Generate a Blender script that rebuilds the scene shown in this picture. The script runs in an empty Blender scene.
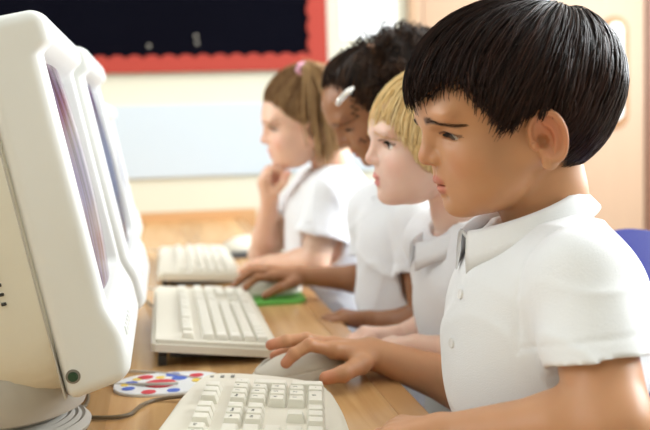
import bpy, bmesh, math, random
import numpy as np
from mathutils import Vector, Matrix, Euler
PI = math.pi
S = bpy.context.scene
COL = S.collection
rng = np.random.default_rng(7)
random.seed(7)

# ------------------------------------------------------------------ camera
FPX = 950.0
CAM = np.array([0.0, 0.0, 0.916])
RX = np.array([0.98525897, -0.16849915, -0.02954319])
UX = np.array([0.04434444, 0.08476644, 0.99541359])
FX = np.array([0.16522207, 0.98205025, -0.0909889])
cd = bpy.data.cameras.new('camera'); cam = bpy.data.objects.new('camera', cd); COL.objects.link(cam)
cam.matrix_world = Matrix(((RX[0], UX[0], -FX[0], CAM[0]), (RX[1], UX[1], -FX[1], CAM[1]), (RX[2], UX[2], -FX[2], CAM[2]), (0, 0, 0, 1)))
cd.sensor_width = 36; cd.lens = 36 * FPX / 650
cd.clip_start = 0.02
cd.dof.use_dof = True; cd.dof.focus_distance = 0.97; cd.dof.aperture_fstop = 4.6
S.camera = cam

def at(px, py, Y):
    """world point seen at photo pixel (px,py) at distance Y along the desk"""
    d = FX + RX * (px - 325) / FPX - UX * (py - 215) / FPX
    return CAM + d * Y / d[1]

# ------------------------------------------------------------------ world, lights, exposure
S.view_settings.view_transform = 'Standard'; S.view_settings.look = 'None'
S.view_settings.gamma = 1.0; S.view_settings.use_curve_mapping = False
S.view_settings.exposure = 0.36
S.cycles.use_denoising = True
S.cycles.max_bounces = 6; S.cycles.diffuse_bounces = 4; S.cycles.glossy_bounces = 3
S.cycles.sample_clamp_indirect = 4.0
w = bpy.data.worlds.new('world'); S.world = w; w.use_nodes = True
w.node_tree.nodes['Background'].inputs[0].default_value = (0.85, 0.92, 1.0, 1)
w.node_tree.nodes['Background'].inputs[1].default_value = .2

def area(name, loc, target, sx, sy, power, col):
    l = bpy.data.lights.new(name, 'AREA'); l.shape = 'RECTANGLE'; l.size = sx; l.size_y = sy
    l.energy = power; l.color = col
    o = bpy.data.objects.new(name, l); COL.objects.link(o); o.location = loc
    o.rotation_euler = (Vector(target) - Vector(loc)).to_track_quat('-Z', 'Y').to_euler()
    return o
# room spans x -1.9..2.7, y -2.2..3.47, z 0..2.6
area('window_light_right', (2.62, 1.35, 1.60), (0.2, 1.1, 0.9), 2.6, 1.3, 172, (0.92, 0.97, 1.0))
area('window_light_left', (-1.82, 1.6, 1.65), (0.5, 1.4, 0.8), 3.0, 1.3, 46, (0.88, 0.95, 1.0))
area('ceiling_light', (0.3, 2.4, 2.5), (0.3, 2.4, 0), 1.8, 1.2, 8, (1.0, 0.99, 0.97))
area('fill_light_near', (-0.3, -0.6, 2.5), (0.2, 0.3, 0.6), 1.4, 1.0, 2, (1.0, 0.96, 0.92))  # added fill light overhead, unseen, no lamp modelled

# ------------------------------------------------------------------ materials
def mat(name, col, rough=0.5, metal=0.0, bump=0.0, bscale=200, var=0.0, vscale=8, spec=0.5, sub=0.0, subr=(1, .4, .25), coat=0.0, sheen=0.0, stretch=None):
    m = bpy.data.materials.new(name); m.use_nodes = True
    nt = m.node_tree; N = nt.nodes; L = nt.links
    b = N['Principled BSDF']
    b.inputs['Base Color'].default_value = (*col, 1)
    b.inputs['Roughness'].default_value = rough
    b.inputs['Metallic'].default_value = metal
    b.inputs['Specular IOR Level'].default_value = spec
    if sub:
        b.inputs['Subsurface Weight'].default_value = sub
        b.inputs['Subsurface Radius'].default_value = subr
        b.inputs['Subsurface Scale'].default_value = 0.006
    if coat: b.inputs['Coat Weight'].default_value = coat
    if sheen:
        b.inputs['Sheen Weight'].default_value = sheen
    tc = N.new('ShaderNodeTexCoord')
    src = tc.outputs['Object']
    if stretch:
        mp = N.new('ShaderNodeMapping'); L.new(src, mp.inputs[0]); mp.inputs['Scale'].default_value = stretch; src = mp.outputs[0]
    if var:
        n = N.new('ShaderNodeTexNoise'); n.inputs['Scale'].default_value = vscale; n.inputs['Detail'].default_value = 4
        L.new(src, n.inputs['Vector'])
        mx = N.new('ShaderNodeMixRGB'); mx.blend_type = 'MIX'
        mx.inputs[1].default_value = (*[c * (1 - var) for c in col], 1)
        mx.inputs[2].default_value = (*[min(1, c * (1 + var)) for c in col], 1)
        L.new(n.outputs['Fac'], mx.inputs[0]); L.new(mx.outputs[0], b.inputs['Base Color'])
    if bump:
        n2 = N.new('ShaderNodeTexNoise'); n2.inputs['Scale'].default_value = bscale; n2.inputs['Detail'].default_value = 3
        L.new(src, n2.inputs['Vector'])
        bp = N.new('ShaderNodeBump'); bp.inputs['Strength'].default_value = bump; bp.inputs['Distance'].default_value = 0.002
        L.new(n2.outputs['Fac'], bp.inputs['Height']); L.new(bp.outputs[0], b.inputs['Normal'])
    return m

def skin_mat(name, col, lip, blush, brow=(0.05, 0.022, 0.012)):
    m = mat(name, col, rough=0.42, spec=0.4, sub=0.25, bump=0.06, bscale=900)
    nt = m.node_tree; N = nt.nodes; L = nt.links; b = N['Principled BSDF']
    n = N.new('ShaderNodeTexNoise'); n.inputs['Scale'].default_value = 35; n.inputs['Detail'].default_value = 5
    tc = N.new('ShaderNodeTexCoord'); L.new(tc.outputs['Object'], n.inputs['Vector'])
    mx = N.new('ShaderNodeMixRGB'); mx.inputs[1].default_value = (*[c * .93 for c in col], 1); mx.inputs[2].default_value = (*[min(1, c * 1.07) for c in col], 1)
    L.new(n.outputs['Fac'], mx.inputs[0])
    prev = mx.outputs[0]
    for an, c in (('blush', blush), ('lip', lip), ('brow', brow), ('eyeline', (0.06, 0.025, 0.02))):
        a = N.new('ShaderNodeAttribute'); a.attribute_name = an
        k = N.new('ShaderNodeMixRGB'); k.inputs[2].default_value = (*c, 1)
        L.new(a.outputs['Fac'], k.inputs[0]); L.new(prev, k.inputs[1]); prev = k.outputs[0]
    L.new(prev, b.inputs['Base Color'])
    return m

def hair_mat(name, c1, c2, rough=0.38):
    m = mat(name, c1, rough=rough, spec=0.2)
    nt = m.node_tree; N = nt.nodes; L = nt.links; b = N['Principled BSDF']
    a = N.new('ShaderNodeAttribute'); a.attribute_name = 'tone'
    k = N.new('ShaderNodeMixRGB'); k.inputs[1].default_value = (*c1, 1); k.inputs[2].default_value = (*c2, 1)
    L.new(a.outputs['Fac'], k.inputs[0]); L.new(k.outputs[0], b.inputs['Base Color'])
    return m

M = {}
M['wall'] = mat('wall_paint', (0.64, 0.62, 0.51), 0.7, var=0.03, vscale=2, bump=0.05)
M['ceiling'] = mat('ceiling_paint', (0.85, 0.85, 0.82), 0.8)
M['floor'] = mat('floor_vinyl', (0.33, 0.30, 0.27), 0.45, var=0.12, vscale=14)
M['panel_white'] = mat('white_board', (0.52, 0.585, 0.65), 0.5)
M['plastic'] = mat('beige_plastic', (0.74, 0.70, 0.60), 0.42, bump=0.12, bscale=1500, var=0.02)
M['monitor'] = mat('monitor_plastic', (0.82, 0.835, 0.83), 0.38, bump=0.08, bscale=1300)
M['monitor_back'] = mat('monitor_shell', (0.78, 0.755, 0.66), 0.45, bump=0.1, bscale=1300)
M['key'] = mat('key_plastic', (0.80, 0.77, 0.68), 0.4)
M['keyprint'] = mat('key_print', (0.25, 0.24, 0.22), 0.6)
M['dark'] = mat('dark_plastic', (0.03, 0.03, 0.03), 0.5)
M['groove'] = mat('grey_plastic', (0.25, 0.23, 0.2), 0.6)
M['white'] = mat('white_plastic', (0.82, 0.84, 0.86), 0.35)
M['shirt'] = mat('white_cotton', (0.86, 0.875, 0.91), 0.85, bump=0.35, bscale=900, sheen=0.3, sub=0.15, subr=(1, 1, 1))
M['button'] = mat('pearl_button', (0.85, 0.84, 0.84), 0.25)
M['trousers'] = mat('grey_school_cloth', (0.17, 0.19, 0.24), 0.9, bump=0.3, bscale=1200)
M['shoe'] = mat('black_leather', (0.02, 0.02, 0.02), 0.35)
M['sole'] = mat('rubber_sole', (0.05, 0.05, 0.05), 0.8)
M['blue'] = mat('blue_chair_plastic', (0.035, 0.045, 0.33), 0.35, bump=0.1, bscale=600)
M['steel'] = mat('chair_steel', (0.45, 0.45, 0.47), 0.3, metal=1)
M['chrome'] = mat('satin_metal', (0.75, 0.75, 0.75), 0.25, metal=1)
M['brass'] = mat('brass', (0.30, 0.15, 0.06), 0.5, metal=.3)
M['red'] = mat('red_paper', (0.36, 0.05, 0.036), 0.8, spec=.2)
M['black'] = mat('black_display_paper', (0.003, 0.003, 0.006), 1.0, spec=.02, var=.2, vscale=3)
M['green'] = mat('green_foam', (0.12, 0.42, 0.06), 0.6, bump=.1)
M['blackpad'] = mat('black_foam', (0.03, 0.03, 0.035), 0.7)
M['cable'] = mat('grey_cable', (0.17, 0.125, 0.07), 0.45)
M['cable_light'] = mat('pale_cable', (0.55, 0.52, 0.47), 0.45)
M['pink'] = mat('pink_band', (0.85, 0.45, 0.6), 0.5)
M['clip'] = mat('silver_clip', (0.8, 0.78, 0.75), 0.25, metal=0.6)
M['navy'] = mat('navy_screen', (0.012, 0.016, 0.10), 0.25, spec=.06)  # navy base colour stands in for a reflection in the glass
M['eyewhite'] = mat('eye_white', (0.80, 0.76, 0.72), 0.12, coat=.5)
M['iris'] = mat('dark_brown_iris', (0.05, 0.022, 0.01), 0.08, coat=1)
M['lash'] = mat('dark_lash', (0.012, 0.008, 0.006), 0.6)
M['doorwood'] = mat('pale_door_wood', (0.50, 0.33, 0.22), 0.5, var=0.06, vscale=3, stretch=(14, 14, 1))
M['trimwood'] = mat('door_frame_wood', (0.44, 0.28, 0.17), 0.5, var=0.08, vscale=3, stretch=(14, 14, 1))
M['darkwood'] = mat('dark_trim_wood', (0.22, 0.10, 0.06), 0.5)
M['railwood'] = mat('orange_wood_rail', (0.52, 0.28, 0.12), 0.5, var=0.1, vscale=4, stretch=(1, 14, 14))
M['legmetal'] = mat('desk_leg_metal', (0.35, 0.35, 0.36), 0.4, metal=.8)

def screen_mat(name, tint):
    m = mat(name, tint, 0.04, spec=0.8, coat=1.0)
    return m
M['screen'] = screen_mat('screen_glass', (0.05, 0.04, 0.05))
def streak_screen():  # painted, faintly glowing streaks stand in for reflections in the glass
    m = mat('screen_reflection_streaks', (0.02, 0.015, 0.03), 0.2, spec=.06); nt = m.node_tree; N = nt.nodes; L = nt.links; b = N['Principled BSDF']
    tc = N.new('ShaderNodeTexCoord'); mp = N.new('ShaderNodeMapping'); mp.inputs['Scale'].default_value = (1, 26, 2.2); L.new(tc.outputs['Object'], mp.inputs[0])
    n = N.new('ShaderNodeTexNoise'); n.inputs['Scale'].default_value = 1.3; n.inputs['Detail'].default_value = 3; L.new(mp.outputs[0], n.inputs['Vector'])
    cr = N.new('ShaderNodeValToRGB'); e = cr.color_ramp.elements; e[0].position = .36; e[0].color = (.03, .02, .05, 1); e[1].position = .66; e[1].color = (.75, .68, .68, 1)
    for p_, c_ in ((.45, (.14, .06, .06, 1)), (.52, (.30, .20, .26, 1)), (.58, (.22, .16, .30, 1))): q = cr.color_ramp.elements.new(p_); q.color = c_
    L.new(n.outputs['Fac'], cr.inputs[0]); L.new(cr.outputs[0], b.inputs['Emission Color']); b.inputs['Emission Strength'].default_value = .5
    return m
M['screen'] = streak_screen()

def desk_mat():
    m = bpy.data.materials.new('beech_desk_top'); m.use_nodes = True
    nt = m.node_tree; N = nt.nodes; L = nt.links; b = N['Principled BSDF']
    tc = N.new('ShaderNodeTexCoord')
    mp = N.new('ShaderNodeMapping'); mp.inputs['Scale'].default_value = (26, 1.6, 10); L.new(tc.outputs['Object'], mp.inputs[0])
    n = N.new('ShaderNodeTexNoise'); n.inputs['Scale'].default_value = 1.4; n.inputs['Detail'].default_value = 8; n.inputs['Distortion'].default_value = .6
    L.new(mp.outputs[0], n.inputs['Vector'])
    cr = N.new('ShaderNodeValToRGB'); cr.color_ramp.elements[0].position = .3; cr.color_ramp.elements[1].position = .72
    cr.color_ramp.elements[0].color = (0.50, 0.27, 0.105, 1); cr.color_ramp.elements[1].color = (0.70, 0.44, 0.20, 1)
    L.new(n.outputs['Fac'], cr.inputs[0])
    # staves
    sx = N.new('ShaderNodeSeparateXYZ'); L.new(tc.outputs['Object'], sx.inputs[0])
    mu = N.new('ShaderNodeMath'); mu.operation = 'MULTIPLY'; mu.inputs[1].default_value = 16; L.new(sx.outputs[0], mu.inputs[0])
    fl = N.new('ShaderNodeMath'); fl.operation = 'FLOOR'; L.new(mu.outputs[0], fl.inputs[0])
    wn = N.new('ShaderNodeTexWhiteNoise'); wn.noise_dimensions = '1D'; L.new(fl.outputs[0], wn.inputs['W'])
    mr = N.new('ShaderNodeMapRange'); mr.inputs[3].default_value = .86; mr.inputs[4].default_value = 1.1; L.new(wn.outputs['Value'], mr.inputs[0])
    mm = N.new('ShaderNodeMixRGB'); mm.blend_type = 'MULTIPLY'; mm.inputs[0].default_value = 1
    L.new(cr.outputs[0], mm.inputs[1]); L.new(mr.outputs[0], mm.inputs[2]); L.new(mm.outputs[0], b.inputs['Base Color'])
    b.inputs['Roughness'].default_value = 0.24
    return m
M['desk'] = desk_mat()
M['deskedge'] = mat('desk_edge_wood', (0.50, 0.27, 0.11), 0.3, var=.12, vscale=2, stretch=(20, 2, 20))
M['skin_boy'] = skin_mat('warm_tan_skin', (0.56, 0.282, 0.145), (0.52, 0.16, 0.11), (0.60, 0.22, 0.12))
M['skin_pale'] = skin_mat('fair_skin', (0.84, 0.56, 0.44), (0.75, 0.22, 0.20), (0.86, 0.47, 0.37), (0.50, 0.30, 0.15))
M['skin_brown'] = skin_mat('brown_skin', (0.33, 0.145, 0.065), (0.38, 0.12, 0.09), (0.35, 0.14, 0.07))
M['skin_fair'] = skin_mat('light_skin', (0.80, 0.50, 0.36), (0.70, 0.25, 0.2), (0.82, 0.40, 0.30), (0.28, 0.14, 0.07))
M['hair_boy'] = hair_mat('dark_brown_hair', (0.010, 0.005, 0.004), (0.065, 0.028, 0.020), 0.36)
M['hair_blonde'] = hair_mat('blonde_hair', (0.88, 0.61, 0.27), (1.0, 0.85, 0.53), 0.45)
M['hair_black'] = hair_mat('dark_curly_hair', (0.010, 0.006, 0.005), (0.10, 0.045, 0.02), 0.5)
M['hair_light'] = hair_mat('light_brown_hair', (0.20, 0.10, 0.045), (0.62, 0.40, 0.18), 0.45)
M['brow'] = hair_mat('brow_hair', (0.05, 0.026, 0.015), (0.13, 0.07, 0.04), 0.7)

# ------------------------------------------------------------------ object helpers
def tag(o, label=None, cat=None, group=None, kind=None):
    if label: o['label'] = label
    if cat: o['category'] = cat
    if group: o['group'] = group
    if kind: o['kind'] = kind
    return o

def thing(name, loc, label, cat, rz=0, group=None):
    o = bpy.data.objects.new(name, None); COL.objects.link(o); o.empty_display_size = 0.05
    o.location = loc; o.rotation_euler = (0, 0, rz)
    return tag(o, label, cat, group)

def mesh_obj(name, V, Fc, m, parent=None, smooth=True, world=True, mats=None, matidx=None, auto=None):
    V = np.asarray(V, dtype=float).reshape(-1, 3)
    me = bpy.data.meshes.new(name)
    if parent is not None and world:
        mw = Matrix.Identity(4)
        chain = []; p = parent
        while p is not None: chain.append(p); p = p.parent
        for p in reversed(chain): mw = mw @ Matrix.LocRotScale(p.location, p.rotation_euler, p.scale)
        inv = np.array(mw.inverted())
        V = V @ inv[:3, :3].T + inv[:3, 3]
    if isinstance(Fc, np.ndarray):
        me.vertices.add(len(V)); me.vertices.foreach_set('co', V.astype(np.float32).ravel())
        k = Fc.shape[1]; nf = len(Fc)
        me.loops.add(nf * k); me.loops.foreach_set('vertex_index', Fc.astype(np.int32).ravel())
        me.polygons.add(nf); me.polygons.foreach_set('loop_start', np.arange(0, nf * k, k, dtype=np.int32))
        me.polygons.foreach_set('loop_total', np.full(nf, k, dtype=np.int32))
        me.update(calc_edges=True)
    else:
        me.from_pydata([tuple(v) for v in V], [], [tuple(int(i) for i in f) for f in Fc]); me.update()
    for mm in (mats or [m]): me.materials.append(mm)
    if matidx is not None: me.polygons.foreach_set('material_index', np.asarray(matidx, dtype=np.int32))
    if smooth: me.polygons.foreach_set('use_smooth', np.ones(len(me.polygons), dtype=bool))
    me.update()
    if auto is not None:
        try: me.set_sharp_from_angle(angle=auto)
        except Exception: pass
    o = bpy.data.objects.new(name, me); COL.objects.link(o)
    if parent is not None: o.parent = parent
    return o

def attr(o, name, vals):
    a = o.data.attributes.new(name, 'FLOAT', 'POINT'); a.data.foreach_set('value', np.asarray(vals, dtype=np.float32))

class MB:
    """collects simple shapes into one mesh"""
    def __init__(s): s.V = []; s.F = []; s.I = []; s.mi = 0
    def add(s, V, Fs):
        n = len(s.V); s.V += [tuple(v) for v in V]
        for f in Fs: s.F.append(tuple(i + n for i in f)); s.I.append(s.mi)
        return s
    def bm(s, bm):
        bm.verts.index_update()
        s.add([v.co[:] for v in bm.verts], [[v.index for v in f.verts] for f in bm.faces]); bm.free(); return s
    def box(s, c, d, bev=0.0, rot=None, seg=2, taper=None):
        bm = bmesh.new(); bmesh.ops.create_cube(bm, size=1)
        for v in bm.verts:
            k = taper if (taper and v.co.z > 0) else (1, 1)
            v.co = Vector((v.co.x * d[0] * k[0], v.co.y * d[1] * k[1], v.co.z * d[2]))
        if bev: bmesh.ops.bevel(bm, geom=bm.edges[:] , offset=bev, segments=seg, affect='EDGES', profile=0.6)
        R = rot if rot is not None else Matrix.Identity(3)
        for v in bm.verts: v.co = R @ v.co + Vector(c)
        return s.bm(bm)
    def cyl(s, c, r, h, axis='z', seg=24, r2=None, bev=0):
        bm = bmesh.new(); bmesh.ops.create_cone(bm, cap_ends=True, segments=seg, radius1=r, radius2=r if r2 is None else r2, depth=h)
        if bev:
            es = [e for e in bm.edges if len(e.link_faces) == 2 and any(len(f.verts) > 4 for f in e.link_faces)]
            bmesh.ops.bevel(bm, geom=es, offset=bev, segments=2, affect='EDGES')
        R = {'z': Matrix.Identity(3), 'x': Matrix.Rotation(PI / 2, 3, 'Y'), 'y': Matrix.Rotation(PI / 2, 3, 'X')}[axis] if isinstance(axis, str) else Vector((0, 0, 1)).rotation_difference(Vector(axis)).to_matrix()
        for v in bm.verts: v.co = R @ v.co + Vector(c)
        return s.bm(bm)
    def tube(s, pts, r, seg=8):
        P = [Vector(p) for p in pts]; n0 = len(s.V); n = len(P)
        up = Vector((0.123, 0.21, 0.97)); rs = r if hasattr(r, '__len__') else [r] * n
        V = []
        for i, p in enumerate(P):
            t = (P[min(i + 1, n - 1)] - P[max(i - 1, 0)]).normalized()
            a = t.cross(up).normalized() if abs(t.dot(up)) < .95 else t.cross(Vector((1, 0, 0))).normalized()
            b = t.cross(a); up = (a.cross(t)).normalized() if False else up
            for k in range(seg):
                q = 2 * PI * k / seg; V.append(p + (a * math.cos(q) + b * math.sin(q)) * rs[i])
        Fs = []
        for i in range(n - 1):
            for k in range(seg):
                Fs.append((i * seg + k, i * seg + (k + 1) % seg, (i + 1) * seg + (k + 1) % seg, (i + 1) * seg + k))
        Fs.append(tuple(range(seg - 1, -1, -1))); Fs.append(tuple((n - 1) * seg + k for k in range(seg)))
        return s.add(V, Fs)
    def prism(s, outline, z0, z1, bev=0.0, seg=3, top=None):
        """outline in xy extruded z0..z1 with rounded top edge"""
        bm = bmesh.new()
        vb = [bm.verts.new((x, y, z0)) for x, y in outline]; f = bm.faces.new(vb)
        r = bmesh.ops.extrude_face_region(bm, geom=[f])
        vs = [g for g in r['geom'] if isinstance(g, bmesh.types.BMVert)]
        for v in vs: v.co.z = z1
        bm.normal_update()
        if bev:
            es = [e for e in bm.edges if all(v.co.z > z0 + (z1 - z0) * .9 for v in e.verts)]
            bmesh.ops.bevel(bm, geom=es, offset=bev, segments=seg, affect='EDGES')
        if top: 
            for v in bm.verts: v.co.z = top(v.co.x, v.co.y, v.co.z)
        bmesh.ops.recalc_face_normals(bm, faces=bm.faces)
        return s.bm(bm)
    def build(s, name, m, parent=None, world=False, smooth=True, mats=None, auto=0.6):
        return mesh_obj(name, s.V, s.F, m, parent, smooth, world, mats, s.I if mats else None, auto)

def smooth_path(pts, n=10):
    """Catmull-Rom"""
    P = [np.array(p, float) for p in pts]; P = [2 * P[0] - P[1]] + P + [2 * P[-1] - P[-2]]
    out = []
    for i in range(1, len(P) - 2):
        for k in range(n):
            t = k / n; a, b, c, d = P[i - 1], P[i], P[i + 1], P[i + 2]
            out.append(.5 * ((2 * b) + (c - a) * t + (2 * a - 5 * b + 4 * c - d) * t * t + (3 * b - a - 3 * c + d) * t ** 3))
    out.append(P[-2]); return [tuple(o) for o in out]

def copy_tree(o, parent=None):
    c = o.copy(); COL.objects.link(c); c.parent = parent
    for ch in list(o.children): copy_tree(ch, c)
    return c

# ------------------------------------------------------------------ signed distance modelling
def smin(a, b, k):
    h = np.clip(.5 + .5 * (b - a) / k, 0, 1); return b * (1 - h) + a * h - k * h * (1 - h)
def smax(a, b, k): return -smin(-a, -b, k)
def ell(p, c, r, R=None):
    q = p - np.asarray(c, dtype=p.dtype)
    if R is not None: q = q @ np.asarray(R, dtype=p.dtype)      # columns of R = local axes
    r = np.asarray(r, dtype=p.dtype)
    a = q / r; k0 = np.sqrt((a * a).sum(1)) + 1e-9; b = a / r; k1 = np.sqrt((b * b).sum(1)) + 1e-9
    return k0 * (k0 - 1) / k1
def cone(p, a, b, ra, rb):
    a = np.asarray(a, dtype=p.dtype); b = np.asarray(b, dtype=p.dtype); ba = b - a; pa = p - a
    h = np.clip(pa @ ba / max(ba @ ba, 1e-9), 0, 1)
    d = pa - h[:, None] * ba
    return np.sqrt((d * d).sum(1)) - (ra + (rb - ra) * h)
def chain(p, pts, rs, k=0.004):
    d = None
    for i in range(len(pts) - 1):
        e = cone(p, pts[i], pts[i + 1], rs[i], rs[i + 1]); d = e if d is None else smin(d, e, k)
    return d
def rotm(axis, deg):
    return np.array(Matrix.Rotation(math.radians(deg), 3, axis))

def mesh_sdf(f, lo, hi, res, B=8, slack=1.6):
    """surface nets over a block-culled grid -> verts, quads"""
    lo = np.asarray(lo, float); hi = np.asarray(hi, float)
    nb = np.ceil((hi - lo) / (res * B)).astype(int); n = nb * B
    g = [lo[i] + (np.arange(nb[i]) + .5) * B * res for i in range(3)]
    bc = np.stack(np.meshgrid(*g, indexing='ij'), -1).reshape(-1, 3).astype(np.float32)
    fb = f(bc)
    val = np.repeat(np.repeat(np.repeat(fb.reshape(nb), B, 0), B, 1), B, 2).astype(np.float32)
    act = np.nonzero(np.abs(fb) < slack * .87 * B * res + res)[0]
    o = np.stack(np.meshgrid(np.arange(B), np.arange(B), np.arange(B), indexing='ij'), -1).reshape(-1, 3)
    bi = np.stack(np.unravel_index(act, nb), -1) * B
    CH = 400
    for s in range(0, len(act), CH):
        idx = (bi[s:s + CH, None, :] + o[None]).reshape(-1, 3)
        pts = (lo + idx * res).astype(np.float32)
        val[idx[:, 0], idx[:, 1], idx[:, 2]] = f(pts)
    sg = val < 0
    c = [sg[i:n[0] - 1 + i, j:n[1] - 1 + j, k:n[2] - 1 + k] for i in (0, 1) for j in (0, 1) for k in (0, 1)]
    cnt = sum(x.astype(np.int8) for x in c)
    ac = np.argwhere((cnt > 0) & (cnt < 8))
    lut = -np.ones(n - 1, dtype=np.int32); lut[ac[:, 0], ac[:, 1], ac[:, 2]] = np.arange(len(ac))
    co = [(i, j, k) for i in (0, 1) for j in (0, 1) for k in (0, 1)]
    cv = [val[ac[:, 0] + i, ac[:, 1] + j, ac[:, 2] + k] for i, j, k in co]
    acc = np.zeros((len(ac), 3)); num = np.zeros(len(ac))
    for x in range(8):
        for y in range(x + 1, 8):
            A, Bq = co[x], co[y]
            if sum(abs(A[i] - Bq[i]) for i in range(3)) != 1: continue
            m = (cv[x] < 0) != (cv[y] < 0); t = np.where(m, cv[x] / np.where(m, cv[x] - cv[y], 1), 0)
            for i in range(3): acc[:, i] += m * (A[i] + t * (Bq[i] - A[i]))
            num += m
    V = lo + (ac + acc / num[:, None]) * res
    Q = []
    for ax in range(3):
        a1, a2 = (ax + 1) % 3, (ax + 2) % 3
        sh = [slice(0, n[i] - 1) for i in range(3)]; s2 = list(sh)
        s2[ax] = slice(1, n[ax])
        d = sg[tuple(sh)] != sg[tuple(s2)]
        e = np.argwhere(d); e = e[(e[:, a1] > 0) & (e[:, a2] > 0)]
        inside = sg[e[:, 0], e[:, 1], e[:, 2]]
        u = np.zeros(3, int); u[a1] = 1; v = np.zeros(3, int); v[a2] = 1
        q = np.stack([lut[tuple((e - u - v).T)], lut[tuple((e - v).T)], lut[tuple(e.T)], lut[tuple((e - u).T)]], 1)
        q[~inside] = q[~inside][:, ::-1]
        Q.append(q)
    Q = np.concatenate(Q); Q = Q[(Q >= 0).all(1)]
    return V, Q

def merge(parts):
    Vs, Fs, n = [], [], 0
    for V, Fc in parts: Vs.append(V); Fs.append(Fc + n); n += len(V)
    return np.concatenate(Vs), np.concatenate(Fs)

# ------------------------------------------------------------------ the room
def boxobj(name, x0, x1, y0, y1, z0, z1, m, parent=None, bev=0, kind='structure', world=False):
    o = MB().box(((x0 + x1) / 2, (y0 + y1) / 2, (z0 + z1) / 2), (x1 - x0, y1 - y0, z1 - z0), bev).build(name, m, parent, world=world, auto=.5)
    if kind and parent is None: o['kind'] = kind
    return o
WX0, WX1, WY0, WY1, WH = -1.9, 2.7, -2.2, 3.47, 2.6
boxobj('floor', WX0 - .1, WX1 + .1, WY0 - .1, WY1 + .1, -.1, 0, M['floor'])
boxobj('ceiling', WX0 - .1, WX1 + .1, WY0 - .1, WY1 + .1, WH, WH + .1, M['ceiling'])
boxobj('wall_far', WX0 - .1, WX1 + .1, WY1, WY1 + .1, 0, WH, M['wall'])
boxobj('wall_near', WX0 - .1, WX1 + .1, WY0 - .1, WY0, 0, WH, M['wall'])
boxobj('wall_left', WX0 - .1, WX0, WY0, WY1, 0, WH, M['wall'])
boxobj('wall_right', WX1, WX1 + .1, WY0, WY1, 0, WH, M['wall'])
boxobj('baseboard_far', WX0, .90, WY1 - .015, WY1, 0, .1, M['trimwood'])
# door in the far wall
boxobj('trim_1', .915, .965, WY1 - .03, WY1, 0, 2.1, M['trimwood'], bev=.004)
boxobj('trim_2', 1.855, 1.93, WY1 - .03, WY1, 0, 2.1, M['darkwood'], bev=.004)
boxobj('trim_3', .965, 1.855, WY1 - .03, WY1, 2.05, 2.1, M['trimwood'], bev=.004)
door = boxobj('door_1', .97, 1.85, WY1 - .022, WY1 - .002, 0.005, 2.048, M['doorwood'], bev=.003)
def stadium(cx, cz, hw, hh, n=12):
    p = []
    for k in range(n + 1): a = PI * k / n; p.append((cx + hw * math.cos(a), cz + hh - hw + hw * math.sin(a)))
    for k in range(n + 1): a = PI + PI * k / n; p.append((cx + hw * math.cos(a), cz - hh + hw + hw * math.sin(a)))
    return p
def xz_slab(outline, y0, y1, bev=0):
    mb = MB(); mb.prism(outline, 0, y1 - y0, bev)
    mb.V = [(x, y1 - z, y) for x, y, z in mb.V]; return mb
xz_slab(stadium(1.725, 1.095, .055, .215), WY1 - .034, WY1 - .022, .004).build('handle_rim', M['brass'], door)
xz_slab(stadium(1.725, 1.100, .030, .185), WY1 - .040, WY1 - .030, .003).build('push_plate', M['white'], door)
# display board
brd = thing('display_board', (-.3, WY1, 1.1), 'black display board with a scalloped red paper border on the far wall', 'display board')
boxobj('backing', -1.25, .60, WY1 - .02, WY1 - .001, 1.135, 2.05, M['black'], brd, world=True)
def scallop(x0, x1, z, dz, n):
    pts = []
    for i in range(n):
        for k in range(6):
            t = k / 6; pts.append((x0 + (x1 - x0) * (i + t) / n, z + dz * math.sin(PI * t) ** .7))
    return pts
nb = 30
top = scallop(-1.25, .545, 1.178, .014, nb)
xz_slab([(-1.25, 1.13), (.545, 1.13)] + top[::-1], WY1 - .026, WY1 - .02).build('border', M['red'], brd, world=True)
side = [(.545 - .012 * math.sin(PI * ((k % 6) / 6)) ** .7, 1.13 + k * .0102) for k in range(90)]
xz_slab([(.607, 1.13), (.607, 1.13 + 89 * .0102)] + side[::-1], WY1 - .027, WY1 - .0205).build('border', M['red'], brd, world=True)
for px, py in ((149, 46), (196, 36), (197, 43)):
    p = at(px, py, WY1 - .024); MB().cyl((p[0], WY1 - .024, p[2]), .007, .008, 'y', 12, bev=.002).build('pin', M['groove'], brd, world=True)
# pale board below the display board
wb = thing('white_board', (0, WY1, .75), 'long pale blue-white board fixed low on the far wall', 'board')
boxobj('panel', -1.3, .78, WY1 - .015, WY1 - .001, .757, 1.015, M['panel_white'], wb, world=True)
pb = thing('paper_notice', (.8, WY1, 1.2), 'plain white notice sheet on the far wall beside the red border', 'notice')
boxobj('sheet', .66, .87, WY1 - .005, WY1 - .001, 1.24, 1.55, M['white'], pb, world=True)

# ------------------------------------------------------------------ desk
desk = thing('computer_desk', (-.2, 1.4, 0), 'long beech computer desk running along the row of children', 'desk')
DX = .278
boxobj('desk_top', -.62, DX - .035, -.5, WY1 - .03, .57, .60, M['desk'], desk, world=True, bev=.0015)
boxobj('edge_strip', DX - .035, DX, -.5, WY1 - .03, .5695, .5995, M['deskedge'], desk, world=True, bev=.004)
boxobj('end_rail', -.62, DX + .05, WY1 - .03, WY1 - .002, .56, .632, M['railwood'], desk, world=True, bev=.004)
for y in (-.42, .62, 1.79, 3.3):
    for x in (-.57, .16):
        boxobj('leg', x, x + .04, y, y + .04, .0, .57, M['legmetal'], desk, world=True, bev=.003)
    boxobj('rail', -.53, .16, y + .005, y + .035, .53, .57, M['legmetal'], desk, world=True)

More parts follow.
